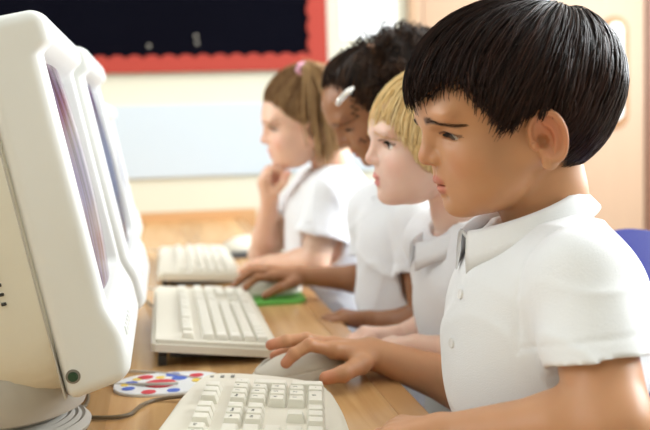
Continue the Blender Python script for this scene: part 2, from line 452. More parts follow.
# ------------------------------------------------------------------ monitors
def make_monitor(root):
    W2, H = .166, .382
    def f(p):
        x, y, z = p[:, 0], p[:, 1], p[:, 2]
        # bulging chin and rounded top
        fx = .009 * (lambda t: t * t * (3 - 2 * t))(np.clip((.092 - z) / .04, 0, 1)) - .012 * np.clip((.03 - z) / .03, 0, 1) ** 2 + .014 * (lambda t: t * t * (3 - 2 * t))(np.clip((z - .338) / .014, 0, 1)) - .006 * np.clip((z - .360) / .022, 0, 1) ** 2
        zb = z - .13 * np.clip(x + .06, 0, 1) * np.clip(1 - z / .12, 0, 1); z_ = zb
        q = np.stack([np.abs(x - (-.030 + fx / 2)) - (.030 + fx / 2), np.abs(y) - W2, np.abs(z_ - H / 2) - H / 2], 1) + .013
        d = np.linalg.norm(np.maximum(q, 0), axis=1) + np.minimum(q.max(1), 0) - .013
        dep = (-x) * .35
        ox = np.stack([np.abs(y) - (.149 - dep), np.abs(z - .213) - (.129 - dep)], 1) + .012
        op = np.linalg.norm(np.maximum(ox, 0), axis=1) + np.minimum(ox.max(1), 0) - .012
        op = np.maximum(op, -x - .020)
        return smax(d, -op, .004).astype(np.float32)
    V, Q = mesh_sdf(f, (-.08, -.19, -.02), (.045, .19, .40), .0024)
    mesh_obj('front_bezel', V, Q, M['monitor'], root, world=False)
    # curved glass
    n = 24; V = []; Fs = []
    for i in range(n + 1):
        for j in range(n + 1):
            u, v = i / n * 2 - 1, j / n * 2 - 1
            V.append((-.0015 - .010 * u * u - .007 * v * v, u * .149, .213 + v * .129))
    for i in range(n):
        for j in range(n): a = i * (n + 1) + j; Fs.append((a, a + n + 1, a + n + 2, a + 1))
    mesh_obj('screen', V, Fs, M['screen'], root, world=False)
    # tapered shell behind
    secs = [(-.0575, .158, .006, .373), (-.0622, .1650, .001, .380), (-.15, .162, .003, .374), (-.24, .146, .02, .338), (-.33, .115, .05, .29), (-.40, .095, .065, .25), (-.405, .085, .075, .24)]
    V = []; Fs = []; K = 32
    for (x, w, z0, z1) in secs:
        r = .03; cz, hz = (z0 + z1) / 2, (z1 - z0) / 2
        for k in range(K):
            a = 2 * PI * (k + .5) / K; ca, sa = math.cos(a), math.sin(a)
            e = .35
            V.append((x, w * math.copysign(abs(ca) ** e, ca), cz + hz * math.copysign(abs(sa) ** e, sa)))
    for i in range(len(secs) - 1):
        for k in range(K): Fs.append((i * K + k, i * K + (k + 1) % K, (i + 1) * K + (k + 1) % K, (i + 1) * K + k))
    Fs.append(tuple(range((len(secs) - 1) * K, len(secs) * K)))
    sh = mesh_obj('back_shell', V, Fs, M['monitor_back'], root, world=False, auto=.7)
    MB().box((-.0612, 0, .191), (.0016, .3285, .374), .0006).build('seam', M['cable_light'], root)
    # vents on both flanks of the shell
    for s in (-1, 1):
        mb = MB()
        for i in range(5):
            for j in range(6):
                mb.box((-.094 - i * .009, s * .1635, .112 + j * .0095), (.0050, .004, .0032), .0008)
        mb.build('vent', M['dark'], sh)
    mb = MB().cyl((-.048, -.1655, .026), .0072, .004, 'y', 24, bev=.001); mb.build('power_button_ring', M['groove'], root)
    MB().cyl((-.048, -.1665, .026), .0050, .005, 'y', 24, bev=.001).build('power_button', M['green_dark'], root)
    for j in range(5):
        MB().box((.0085, -.130 + j * .022, .052), (.005, .012, .010), .002).build('control_button', M['monitor'], root)
    # swivel foot
    return root
M['green_dark'] = mat('dark_green_button', (0.015, 0.06, 0.03), 0.35)
def monitor(loc, tilt, label, screen=None, sc=1.0):
    root = thing('computer_monitor', loc, label, 'monitor', 0, 'white CRT monitors along the desk')
    head = make_monitor(root)
    for ch in root.children:
        ch.rotation_euler = (0, -math.radians(tilt), 0); ch.scale = (sc, sc, sc)
    hz = loc[2] - .60
    R0 = Matrix.Rotation(-math.radians(tilt), 3, 'Y')
    c = R0 @ Vector((-.145 * sc, 0, .01))
    mb = MB()
    prof = [(.0, -.012), (.050, -.010), (.062, 0.004), (.078, hz * .30), (.080, hz * .36)]
    z0 = -hz
    # turned disc with ribs
    K = 64; rings = [(.108, 0.001), (.110, .006), (.107, .009)] + [(.107 - .0040 * i, .009 + .0010 * i + (.0022 if i % 2 else 0)) for i in range(1, 12)] + [(.060, .024), (.058, .026)]
    V = []; Fs = []
    for r, z in rings:
        for k in range(K): a = 2 * PI * k / K; V.append((c.x + .9 * r * math.cos(a), -.065 + .9 * r * math.sin(a), z0 + z))
    for i in range(len(rings) - 1):
        for k in range(K): Fs.append((i * K + k, i * K + (k + 1) % K, (i + 1) * K + (k + 1) % K, (i + 1) * K + k))
    Fs.append(tuple(range(K - 1, -1, -1))); Fs.append(tuple((len(rings) - 1) * K + k for k in range(K)))
    mesh_obj('swivel_base', V, Fs, M['basegrey'], root, world=False, auto=.5)
    rings = [(.050, .020), (.080, .022), (.093, .028), (.096, .036), (.096, hz + .012), (.09, hz + .03)]
    V = []; Fs = []
    for r, z in rings:
        for k in range(K): a = 2 * PI * k / K; V.append((c.x + r * math.cos(a), -.06 + r * math.sin(a), z0 + z))
    for i in range(len(rings) - 1):
        for k in range(K): Fs.append((i * K + k, i * K + (k + 1) % K, (i + 1) * K + (k + 1) % K, (i + 1) * K + k))
    mesh_obj('tilt_cup', V, Fs, M['basegrey'], root, world=False, auto=.5)
    if screen:
        for ch in root.children:
            if ch.name.startswith('screen'): ch.data.materials[0] = screen
    return root
M['basegrey'] = mat('grey_base_plastic', (0.50, 0.48, 0.44), 0.5, bump=.05, bscale=1300)
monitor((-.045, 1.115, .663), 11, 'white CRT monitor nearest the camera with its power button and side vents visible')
monitor((-.036, 1.505, .663), 11, 'white CRT monitor with navy reflection coloured onto its screen directly behind the nearest monitor', M['navy'])
monitor((-.063, 2.27, .663), 11, 'farthest white CRT monitor, mostly hidden beyond the second one', M['navy'], .86)

# ------------------------------------------------------------------ keyboards
U = .0187
def key_mesh(lw, dark=False):
    """key with length lw (along y) and one unit deep (along x)"""
    mb = MB(); w = lw * U - .0012; d = U - .0012; h = .0085
    bm = bmesh.new(); bmesh.ops.create_cube(bm, size=1)
    for v in bm.verts:
        t = v.co.z > 0
        v.co = Vector((v.co.x * (d - (.0048 if t else 0)) + (-.0008 if t else 0), v.co.y * (w - (.0042 if t else 0)), (h if t else 0)))
    bmesh.ops.bevel(bm, geom=bm.edges[:], offset=.0010, segments=2, affect='EDGES', profile=.6)
    mb.bm(bm); me_o = mb.build('key', M['key'], None); me = me_o.data; bpy.data.objects.remove(me_o); return me
KM = {}
def keymesh(l):
    if l not in KM: KM[l] = key_mesh(l)
    return KM[l]
def key_layout():
    """rows from the child's side (0 = space row) to the function row; y runs from the near (left) end to the far (numpad) end"""
    out = []
    rows = {0: [1.5, 1.25, 1.25, 6, 1.25, 1.25, 1.25, 1.25], 1: [2.25] + [1] * 10 + [2.75], 2: [1.75] + [1] * 11 + [2.25], 3: [1.5] + [1] * 12 + [1.5], 4: [1] * 13 + [2]}
    for r, ks in rows.items():
        y = 0
        for l in ks: out.append((r, y + l / 2, l)); y += l
    for y in [0] + [2, 3, 4, 5] + [6.5, 7.5, 8.5, 9.5] + [11, 12, 13, 14]: out.append((5.5, y + .5, 1))
    for k in range(3):
        out.append((5.5, 15.5 + k + .5, 1)); out.append((4, 15.5 + k + .5, 1)); out.append((3, 15.5 + k + .5, 1)); out.append((0, 15.5 + k + .5, 1))
    out.append((1, 17, 1))
    for k in range(3): out.append((5.5, 19.2 + k + .5, 1))
    for r in (1, 2, 3, 4):
        for k in range(3): out.append((r, 19 + k + .5, 1))
    out.append((0, 20, 2)); out.append((0, 21.5, 1)); out.append((4, 22.5, 1)); out.append((2.5, 22.5, -1)); out.append((.5, 22.5, -1))
    return out
LAY = key_layout()
LEG = {(0, 20): '0', (0, 21.5): '.', (1, 19.5): '1', (1, 20.5): '2', (1, 21.5): '3', (2, 19.5): '4', (2, 20.5): '5', (2, 21.5): '6', (3, 19.5): '7', (3, 20.5): '8', (3, 21.5): '9',
       (4, 19.5): 'Num', (4, 20.5): '/', (4, 21.5): '*', (4, 22.5): '-', (5.5, 14.5): 'F12', (5.5, 13.5): 'F11', (5.5, 12.5): 'F10', (5.5, 11.5): 'F9', (3, 16): 'Del', (3, 17): 'End', (4, 16): 'Ins', (4, 17): 'Home'}
def text_mesh(s, size, m):
    c = bpy.data.curves.new('t', 'FONT'); c.body = s; c.size = size; c.align_x = 'CENTER'; c.align_y = 'CENTER'; c.extrude = .00015
    o = bpy.data.objects.new('t', c); COL.objects.link(o); bpy.context.view_layer.update()
    me = bpy.data.meshes.new_from_object(o); bpy.data.objects.remove(o); me.materials.clear(); me.materials.append(m); return me
def key_z(x): return .0185 + (.031 - .0185) * (-x + .09) / .18 + .0015
SLOPE = math.atan((.031 - .0185) / .18)
def make_keyboard(root, legends=True, shape='ergo'):
    # local: x -.10 (screen side) .. +.09 (child side), y 0 (left end) .. .47 (number pad end)
    if shape == 'ergo':
        out = [(.086, .0), (.093, .05), (.096, .15), (.0945, .25), (.0925, .31), (.0880, .37), (.082, .415), (.075, .450), (.060, .468), (.040, .480), (.010, .490), (-.030, .4935), (-.052, .486), (-.064, .462), (-.071, .41), (-.075, .35), (-.079, .29), (-.084, .2), (-.085, .1), (-.08, .02), (-.068, -.008), (-.05, -.012), (.06, -.012)]
        out = [tuple(p) for p in smooth_path([(a, b, 0) for a, b in out + out[:1]], 4)[:-1]]; out = [(a, b) for a, b, c in out]
        def top(x, y, z): return z if z < .004 else key_z(x) - .0015 - (.02 - z)
    else:
        out = [(.085, 0), (.085, .455), (.080, .46), (-.085, .46), (-.09, .455), (-.09, 0), (-.085, -.005), (.080, -.005)]
        def top(x, y, z): return z if z < .004 else key_z(x) - .0015 - (.02 - z)
    out = out if sum(out[i - 1][0] * out[i][1] - out[i][0] * out[i - 1][1] for i in range(len(out))) > 0 else out[::-1]
    MB().prism(out, .004, .02, .0055, 4, top).build('case', M['plastic'], root)
    # dark plate set back under the case, standing in for the shadow there
    MB().box((0, .225, .003), (.13, .40, .005)).build('underside', M['dark'], root)
    rest = MB(); n = 0
    for r, yc, l in LAY:
        x = .062 - r * U; y = .012 + yc * U
        n += 1
        tall = l == -1
        me = keymesh('tall') if tall else keymesh(l)
        if n <= len(LAY) - 100:      # left-end keys joined into one remaining cluster
            for v in me.vertices: pass
            V = [(v.co.x + x, v.co.y + y, v.co.z + key_z(x) - .0018) for v in me.vertices]
            rest.add(V, [tuple(p.vertices) for p in me.polygons]); continue
        o = bpy.data.objects.new('key', me); COL.objects.link(o); o.parent = root
        o.location = (x, y, key_z(x) - .0018); o.rotation_euler = (0, SLOPE, 0)
        if legends and (r, yc) in LEG:
            s = LEG[(r, yc)]
            k = ('L', s)
            if k not in KM: KM[k] = text_mesh(s, .0062 if len(s) == 1 else .0042, M['keyprint'])
            t = bpy.data.objects.new('legend', KM[k]); COL.objects.link(t); t.parent = o
            t.location = (-.002, 0, .0086); t.rotation_euler = (0, 0, PI / 2)
    rs = rest.build('keys', M['key'], root); rs['kind'] = 'stuff'
    for k in range(3):
        MB().box((-.026 - k * .011, .472, key_z(-.035) - .0009), (.004, .007, .0012), .0003).build('indicator', M['keyprint'], root)
    # rear feet
    return root
# tall keys (numpad plus and enter)
def tall_key():
    mb = MB(); bm = bmesh.new(); bmesh.ops.create_cube(bm, size=1); w = U - .0012; d = 2 * U - .0012
    for v in bm.verts:
        t = v.co.z > 0; v.co = Vector((v.co.x * (d - (.0048 if t else 0)), v.co.y * (w - (.0042 if t else 0)), .0085 if t else 0))
    bmesh.ops.bevel(bm, geom=bm.edges[:], offset=.001, segments=2, affect='EDGES', profile=.6)
    mb.bm(bm); o = mb.build('key', M['key'], None); me = o.data; bpy.data.objects.remove(o); return me
KM['tall'] = tall_key()
k1 = thing('computer_keyboard', (.016, .576, .600), 'beige curved keyboard nearest the camera, in front of the dark-haired boy', 'keyboard', 0, 'keyboards along the desk')
make_keyboard(k1); k1.rotation_euler = (0, 0, math.radians(-9)); k1.scale = (1.1, 1.1, 1.1)
k2 = thing('computer_keyboard', (.062, 1.275, .600), 'off-white straight keyboard with painted dark shadow beneath, second from the camera', 'keyboard', 0, 'keyboards along the desk')
make_keyboard(k2, False, 'slab')
k2.rotation_euler = (0, math.radians(3.0), 0); k2.location.z = .606
k3 = thing('computer_keyboard', (.068, 1.965, .600), 'blurred off-white keyboard farthest along the desk', 'keyboard', 0, 'keyboards along the desk')
make_keyboard(k3, False, 'slab')
for k in (k2, k3):
    for s in (.03, .43):
        MB().box((-.075, s, -.0025 if k is k2 else .0078), (.012, .03, .014), .002).build('foot', M['dark'], k)

# ------------------------------------------------------------------ mice
def mouse_sdf(p):
    q = p.copy()
    b = ell(q, (.006, 0, .004), (.050, .031, .034))
    f = ell(q, (-.022, 0, .002), (.034, .0285, .023))
    d = smin(b, f, .02)
    d = smax(d, -(q[:, 2]), .003)
    # groove between the buttons and around the skirt
    g1 = np.maximum(np.abs(q[:, 1]) - .0006, q[:, 0] + .012); g1 = np.maximum(g1, .012 - q[:, 2])
    skirt = np.abs(q[:, 2] - (.0125 + .010 * np.clip((q[:, 0] + .03) / .09, 0, 1) ** 1.0 - 18 * (q[:, 1] * 0))) - .0009
    d = np.maximum(d, -np.maximum(g1, -(d + .0012)))
    d = np.maximum(d, -np.maximum(skirt, -(d + .0009)))
    slot = ell(q, (-.036, 0, .021), (.013, .0045, .012))
    return smax(d, -slot, .001).astype(np.float32)
MV, MQ = mesh_sdf(mouse_sdf, (-.07, -.045, -.006), (.07, .045, .05), .0012)
def mouse(loc, rz, label):
    t = thing('computer_mouse', loc, label, 'mouse', rz, 'computer mice'); t.scale = (1.12, 1.12, 1.05)
    mesh_obj('shell', MV, MQ, M['plastic'], t, world=False)
    MB().cyl((-.036, 0, .0165), .0085, .006, 'y', 20, bev=.001).build('scroll_wheel', M['groove'], t)
    pts = smooth_path([(-.05, 0, .006), (-.075, .004, .004), (-.11, .03, .003), (-.16, .08, .003), (-.24, .12, .003)], 8)
    MB().tube(pts, .0018, 6).build('cable', M['cable_light'], t)
    return t
mouse((.160, 1.170, .600), math.radians(4), 'beige mouse under the hand of the dark-haired boy')
mouse((.188, 1.78, .6065), math.radians(0), 'pale mouse on the green pad under the curly-haired girl\'s hand')
mouse((.200, 2.46, .6055), math.radians(10), 'white mouse on the black pad, farthest along the desk')
gp = [(a * .068 + .212, b * .062 + 1.748) for a, b in [(math.copysign(abs(math.cos(t)) ** .5, math.cos(t)), math.copysign(abs(math.sin(t)) ** .5, math.sin(t))) for t in np.linspace(0, 2 * PI, 40)[:-1]]]
gp = [(x - .03, y) for x, y in gp]
tag(MB().prism(gp, .600, .606, .0015).build('mouse_pad', M['green']), 'bright green mouse pad under the second mouse', 'mouse pad')
bp_ = [(a * .085 + .200, b * .085 + 2.425) for a, b in [(math.copysign(abs(math.cos(t)) ** .5, math.cos(t)), math.copysign(abs(math.sin(t)) ** .5, math.sin(t))) for t in np.linspace(0, 2 * PI, 40)[:-1]]]
tag(MB().prism(bp_, .600, .605, .0015).build('mouse_pad', M['blackpad']), 'black mouse pad under the farthest mouse', 'mouse pad')

# spotted card beside the first keyboard
card = thing('spotted_mat', (-.01, 1.19, .600), 'white mat with red blue and yellow spots beside the nearest keyboard', 'mat')
cx, cy = -.006, 1.190
outl = [(cx + .068 * math.copysign(abs(math.cos(t)) ** .8, math.cos(t)), cy + .052 * math.copysign(abs(math.sin(t)) ** .8, math.sin(t))) for t in np.linspace(0, 2 * PI, 48)[:-1]]
MB().prism(outl, .600, .6035, .001).build('sheet', M['white'], card, world=True)
M['spot_red'] = mat('red_print', (.62, .03, .05), .5); M['spot_blue'] = mat('blue_print', (.06, .13, .55), .5); M['spot_yel'] = mat('yellow_print', (.85, .6, .08), .5)
sp = [(-.016, 1.186, .020, 'spot_red'), (-.055, 1.172, .008, 'spot_blue'), (-.052, 1.198, .008, 'spot_blue'), (-.035, 1.222, .010, 'spot_red'), (.0, 1.226, .009, 'spot_blue'), (.008, 1.207, .010, 'spot_blue'),
      (-.016, 1.216, .006, 'spot_yel'), (-.045, 1.215, .006, 'spot_yel'), (-.03, 1.150, .009, 'spot_red'), (.0, 1.150, .008, 'spot_blue'), (.03, 1.215, .009, 'spot_red'), (.032, 1.19, .009, 'spot_yel'), (-.060, 1.19, .005, 'spot_yel')]
for k, nm in (('spot_red', 'red'), ('spot_blue', 'blue'), ('spot_yel', 'yellow')):
    for x, y, r, q in sp:
        if q == k: MB().cyl((x, y, .6037), r, .0006, 'z', 28).build('printed_spot', M[k], card, world=True)
def cable(pts, r, m, label):
    o = MB().tube(smooth_path(pts, 10), r, 8).build('cable', m); tag(o, label, 'cable'); return o
z = .603
P = lambda px, py, zz=.603: (lambda d: tuple(CAM + d * (zz - CAM[2]) / d[2]))(FX + RX * (px - 325) / FPX - UX * (py - 215) / FPX)
cable([P(20, 402), P(60, 414), P(100, 417.5), P(128, 415), P(142, 405), P(158, 399.5), P(185, 396, .606), P(215, 392, .608)], .0023, M['cable'], 'thick brown cable snaking from under the nearest monitor to its keyboard')
cable([P(30, 400), P(55, 405.5), P(80, 407), P(87, 403), P(88, 392), P(86, 380), P(80, 366)], .0022, M['cable'], 'short brown cable bending back under the nearest monitor')
cable([P(60, 376), P(95, 383), P(125, 384.5), P(160, 384, .6075), P(178, 383, .607)], .0019, M['cable_light'], 'pale cable running straight across to the spotted mat')
cable([P(120, 288), P(133, 300), P(142, 298), P(152, 306, .608)], .0028, M['cable'], 'grey cable looping into the second keyboard')

# ------------------------------------------------------------------ chairs
def make_chair(root):
    # local: child faces -x; seat centre at origin x, z 0 is floor
    n = 16; V = []; Fs = []
    def sheet(fn, nu, nv, th, name):
        A = []; 
        for i in range(nu + 1):
            for j in range(nv + 1): A.append(fn(i / nu, j / nv))
        A = np.array(A); N = np.zeros_like(A); G = A.reshape(nu + 1, nv + 1, 3)
        du = np.gradient(G, axis=0); dv = np.gradient(G, axis=1); nn = np.cross(du, dv); nn /= np.linalg.norm(nn, axis=2, keepdims=True) + 1e-9
        V = np.concatenate([(G + nn * th / 2).reshape(-1, 3), (G - nn * th / 2).reshape(-1, 3)]); m = (nu + 1) * (nv + 1); Fs = []
        for i in range(nu):
            for j in range(nv):
                a = i * (nv + 1) + j; q = (a, a + nv + 1, a + nv + 2, a + 1); Fs.append(q); Fs.append(tuple(x + m for x in q[::-1]))
        for i in range(nu):
            for j in (0, nv): a = i * (nv + 1) + j; b = a + nv + 1; Fs.append((a, b, b + m, a + m) if j else (b, a, a + m, b + m))
        for j in range(nv):
            for i in (0, nu): a = i * (nv + 1) + j; b = a + 1; Fs.append((b, a, a + m, b + m) if i else (a, b, b + m, a + m))
        return mesh_obj(name, V, Fs, M['blue'], root, world=False, auto=.9)
    def seat(u, v):
        y = (v * 2 - 1); x = (u * 2 - 1); k = 1 - .10 * abs(x) ** 4
        return (x * .165, y * .17 * k, .335 - .012 * (1 - x * x) * (1 - y * y) - .03 * max(0, -x - .7) ** 1.0 + .012 * abs(y) ** 3)
    def back(u, v):
        y = (v * 2 - 1); h = u
        w = .165 - .02 * h - .035 * max(0, h - .75) * 4 * abs(y) ** 3 * .2
        zt = .40 + h * (.352 - .035 * abs(y) ** 4)
        return (.165 + .045 * h - .035 * y * y * 1.0 + .02, y * w, zt)
    sheet(seat, 14, 14, .007, 'seat'); sheet(back, 14, 16, .007, 'backrest')
    for s in (-1, 1):
        MB().tube(smooth_path([(-.15, s * .15, .012), (-.13, s * .145, .30), (-.10, s * .14, .318), (.12, s * .14, .318), (.16, s * .14, .33), (.19, s * .13, .50), (.21, s * .12, .60)], 6), .010, 10).build('frame', M['steel'], root)
        MB().tube([(.10, s * .14, .318), (.20, s * .155, .012)], .010, 10).build('leg', M['steel'], root)
        for x, y in ((-.15, .15), (.20, .155)): MB().cyl((x, s * y, .012), .013, .024, 'z', 14, bev=.003).build('foot_cap', M['dark'], root)
    return root
chair_spots = [((.445, .91, 0), 'blue plastic chair holding the dark-haired boy nearest the camera'),
               ((.470, 1.27, 0), 'blue plastic chair under the blonde child'),
               ((.470, 1.62, 0), 'blue plastic chair under the curly-haired girl'),
               ((.400, 2.02, 0), 'blue plastic chair under the farthest girl')]
ch0 = make_chair(thing('school_chair', chair_spots[0][0], chair_spots[0][1], 'chair', 0, 'blue school chairs'))
for loc, lb in chair_spots[1:]:
    c = copy_tree(ch0); c.location = loc; c['label'] = lb
# ------------------------------------------------------------------ children
def head_local(p, o):
    """face looks along -x; metres; o = options"""
    ax = np.abs(p[:, 1]); m = p.copy(); m[:, 1] = ax
    d = ell(p, (-.006, 0, .012), (.090, .069, .075))
    d = smin(d, ell(p, (-.052, 0, .020), (.050, .056, .044)), .02)
    d = smin(d, ell(p, (-.050, 0, -.033), (.049, .051, .052)), .02)
    d = smin(d, ell(m, (-.068, .031, -.040), (.027, .024, .026)), .015)
    d = smin(d, cone(m, (-.020, .046, -.045), (-.080, .010, -.078), .017, .013), .02)
    d = smin(d, ell(p, (-.087, 0, -.080), (.0145, .017, .0135)), .012)
    d = smin(d, ell(m, (-.055, .022, -.068), (.034, .030, .025)), .018)
    d = smin(d, ell(p, (-.086, 0, -.053), (.0175, .025, .021)), .012)
    # sockets, brow
    d = smax(d, -ell(m, (-.108, .031, -.008), (.017, .017, .010)), .012)
    d = smin(d, ell(m, (-.0915, .020, .0090), (.0080, .026, .006)), .018)
    # nose
    d = smin(d, cone(p, (-.0965, 0, .002), (-.1055, 0, -.022), .0052, .0074), .008)
    d = smin(d, ell(p, (-.1065, 0, -.0280), (.0092, .0090, .0078)), .006)
    d = smin(d, ell(m, (-.0990, .0098, -.0310), (.0082, .0058, .0060)), .005)
    d = smax(d, -ell(m, (-.1050, .0052, -.0370), (.0042, .0026, .0026)), .002)
    # mouth
    d = smin(d, ell(p, (-.0998, 0, -.0520), (.0058, .0155, .0044)), .004)
    d = smin(d, ell(p, (-.0970, 0, -.0620), (.0062, .0130, .0048)), .004)
    cr = np.stack([p[:, 0], p[:, 1], p[:, 2] + 1.6 * p[:, 1] ** 2 * 4], 1)
    d = smax(d, -ell(cr, (-.1060, 0, -.0572), (.0095, .0185, .0010)), .0025)
    d = smax(d, -ell(p, (-.1070, 0, -.0718), (.0085, .015, .0040)), .006)
    d = smax(d, -ell(p, (-.1100, 0, -.0445), (.0060, .0022, .0050)), .004)
    # eye lids with slit
    sl = o.get('slit', .0028); sz = o.get('slitz', -.0140)
    d = smin(d, np.linalg.norm(m - np.array([-.0780, .0305, -.0085], dtype=p.dtype), axis=1) - .0130, .005)
    bz = m.copy(); bz[:, 2] += 18 * (m[:, 1] - .031) ** 2 + .22 * (m[:, 1] - .031)
    d = smax(d, -ell(bz, (-.0915, .0315, sz), (.0105, .0125, sl)), .0012)
    # ear
    for s in (-1, 1):
        q = (p - np.array([o.get('earx', -.0120), s * .0700, -.031], dtype=p.dtype)) / np.float32(1.15)
        # local ear axes: u back, v up, w out
        R = rotm('Y', -10)                                              # lean back
        q = q @ R.astype(p.dtype)
        fl = math.radians(24)
        u = q[:, 0] * math.cos(fl) - 0 + s * q[:, 1] * math.sin(fl); w_ = -q[:, 0] * math.sin(fl) + s * q[:, 1] * math.cos(fl); v = q[:, 2]
        e = np.stack([u, v, w_], 1)
        egg = 1 - .12 * np.clip(-v / .022, -1, 1)
        ee = e.copy(); ee[:, 0] /= egg
        plate = ell(ee, (.002, 0, .0), (.0155, .0225, .0058))
        rho = np.sqrt((ee[:, 0] - .002) ** 2 / .0132 ** 2 + ee[:, 1] ** 2 / .0202 ** 2) + 1e-6
        rim = np.sqrt(((rho - 1) * .0165) ** 2 + (w_ - .0055) ** 2) - .0027
        rim = np.where((u < -.004) & (v < .0), rim + .004, rim)
        conc = ell(ee, (.0005, -.001, .0085), (.0100, .0150, .0085))
        anti = np.sqrt((np.sqrt((ee[:, 0] + .001) ** 2 / .0078 ** 2 + (ee[:, 1] + .001) ** 2 / .0125 ** 2 + 1e-9) - 1) ** 2 * .0095 ** 2 + (w_ - .0035) ** 2) - .0020
        anti = np.where(u < .001, anti + .004, anti)
        ed = smin(plate, rim, .003); ed = smax(ed, -conc, .003); ed = smin(ed, anti, .003)
        ed = smax(ed, -ell(ee, (-.0035, -.003, .004), (.0048, .0060, .0095)), .002)
        ed = smin(ed, ell(e, (-.0115, -.003, .003), (.0030, .0048, .0030)), .003)   # tragus
        ed = smin(ed, ell(e, (-.005, -.0205, .002), (.0068, .0070, .0040)), .004)     # lobe
        d = smin(d, ed * 1.15, .0035)
    return d

def person(spec):
    """builds one seated child; returns root"""
    c = np.array(spec['head']); s = spec.get('scale', 1.0)
    R = rotm('Z', spec.get('yaw', 0)) @ rotm('Y', -spec.get('tilt', 0)) @ rotm('X', spec.get('roll', 0))
    res_h, res_b = spec.get('res', (.0020, .0040))
    root = thing('child', (spec['pelvis'][0], spec['pelvis'][1], 0), spec['label'], 'person')
    R32 = R.astype(np.float32); c32 = c.astype(np.float32)
    nk = spec['neck']           # [(pt, r) ...] from skull base to chest
    def loc(p): return ((p - c32) @ R32) / np.float32(s)
    def f_head(p):
        d = head_local(loc(p), spec) * s
        for i in range(len(nk) - 1):
            d = smin(d, cone(p, nk[i][0], nk[i + 1][0], nk[i][1], nk[i + 1][1]), .018)
        return d.astype(np.float32)
    ext = .15 * s
    zb = nk[-1][0][2] - .02
    V1 = mesh_sdf(f_head, (c[0] - ext, c[1] - .11, min(zb, c[2] - .12)), (c[0] + ext + .02, c[1] + .11, c[2] + .13), res_h)
    T = spec['torso']
    def torso(p, grow=0.0):
        d = None
        for cc, rr in T:
            e = ell(p, cc, np.array(rr) + grow); d = e if d is None else smin(d, e, .05)
        for a in spec['arms']:
            d = smin(d, cone(p, nk[-1][0], a['shoulder'], .040 + grow, .038 + grow), .03)
        return d
    def f_body(p):
        d = torso(p, -.004)
        d = smin(d, cone(p, nk[-2][0], nk[-1][0], nk[-2][1] - .002, nk[-1][1] - .002), .02)
        for a in spec['arms']:
            d = smin(d, cone(p, a['shoulder'], a['elbow'], .034, .029), .02)
        return d.astype(np.float32)
    lo = np.array([t[0] - np.array(t[1]) for t in T]).min(0) - .05; hi = np.array([np.array(t[0]) + t[1] for t in T]).max(0) + .05
    parts = [V1]
    for a in spec['arms']:
        for k in ('shoulder', 'elbow'):
            lo = np.minimum(lo, np.array(a[k]) - .05); hi = np.maximum(hi, np.array(a[k]) + .05)
    hi[2] = min(hi[2], nk[-1][0][2] + .06)
    parts.append(mesh_sdf(f_body, lo, hi, res_b))
    # arms from mid upper arm to finger tips
    for a in spec['arms']:
        S_, E_, W_ = (np.array(a[k], float) for k in ('shoulder', 'elbow', 'wrist'))
        r = a.get('r', (.034, .031, .030, .019)); hs = a.get('hs', 1.0)
        mid = S_ + (E_ - S_) * .35
        fm = E_ + (W_ - E_) * .30
        def f_arm(p, a=a, mid=mid, E_=E_, W_=W_, fm=fm, r=r, hs=hs):
            d = cone(p, mid, E_, r[0] * .97, r[1] * .93)
            d = smin(d, cone(p, E_, fm, r[1] * .93, r[2]), .014)
            d = smin(d, cone(p, fm, W_, r[2], r[3]), .012)
            pal = None
            for fg in a['fingers']:
                J = [np.array(q, float) for q in fg['j']]
                if fg.get('thumb'):
                    e = chain(p, [W_ + (J[0] - W_) * .35] + J, [r[3] * .70] + fg['r'], .005)
                    d = smin(d, e, .008)
                else:
                    e = cone(p, W_ + (J[0] - W_) * .15, J[0], r[3] * .72, fg['r'][0] * 1.30)
                    pal = e if pal is None else smin(pal, e, .010)
            if pal is not None: d = smin(d, pal, .010)
            fd = None
            for fg in a['fingers']:
                if fg.get('thumb'): continue
                e = chain(p, fg['j'], fg['r'], .0025)
                for q, rr in zip(fg['j'][1:-1], fg['r'][1:-1]):
                    e = smin(e, np.linalg.norm(p - np.asarray(q, dtype=p.dtype), axis=1) - rr * 1.04, .002)
                fd = e if fd is None else smin(fd, e, .0012)
            if fd is not None: d = smin(d, fd, .006)
            return d.astype(np.float32)
        pts = [mid, E_, W_] + [np.array(q) for fg in a['fingers'] for q in fg['j']]
        lo = np.min(pts, 0) - .045; hi = np.max(pts, 0) + .045
        parts.append(mesh_sdf(f_arm, lo, hi, a.get('res', res_h)))
    V, Q = merge(parts)
    # eyeballs
    mats = [M[spec['skin']], M['eyewhite'], M['iris']]
    mi = [np.zeros(len(Q), int)]
    gz = np.array(spec.get('gaze', (-1, 0, -.5)), float); gz /= np.linalg.norm(gz)
    ev, ef, em = [], [], []
    for sd in (-1, 1):
        ce = np.array([-.0780, sd * .0305, -.0085]); re = .0120
        nu, nv = 24, 32; a0 = len(ev)
        X = np.cross(gz, [0, 0, 1.]); X /= np.linalg.norm(X); Y = np.cross(X, gz)
        for i in range(nu + 1):
            th = PI * i / nu
            for j in range(nv):
                ph = 2 * PI * j / nv
                v = gz * math.cos(th) + (X * math.cos(ph) + Y * math.sin(ph)) * math.sin(th)
                ev.append(ce + v * re)
        for i in range(nu):
            for j in range(nv):
                ef.append((a0 + i * nv + j, a0 + (i + 1) * nv + j, a0 + (i + 1) * nv + (j + 1) % nv, a0 + i * nv + (j + 1) % nv)); em.append(2 if i < 4 else 1)
    ev = c + (np.array(ev) * s) @ R.T; ef = np.array(ef)
    nV = len(V); V = np.concatenate([V, ev]); Q = np.concatenate([Q, ef + nV]); mi.append(np.array(em))
    body = mesh_obj('body', V, Q, None, root, mats=mats, matidx=np.concatenate(mi))
    L = (V - c) @ R / s
    inhead = (np.linalg.norm(L, axis=1) < .135)
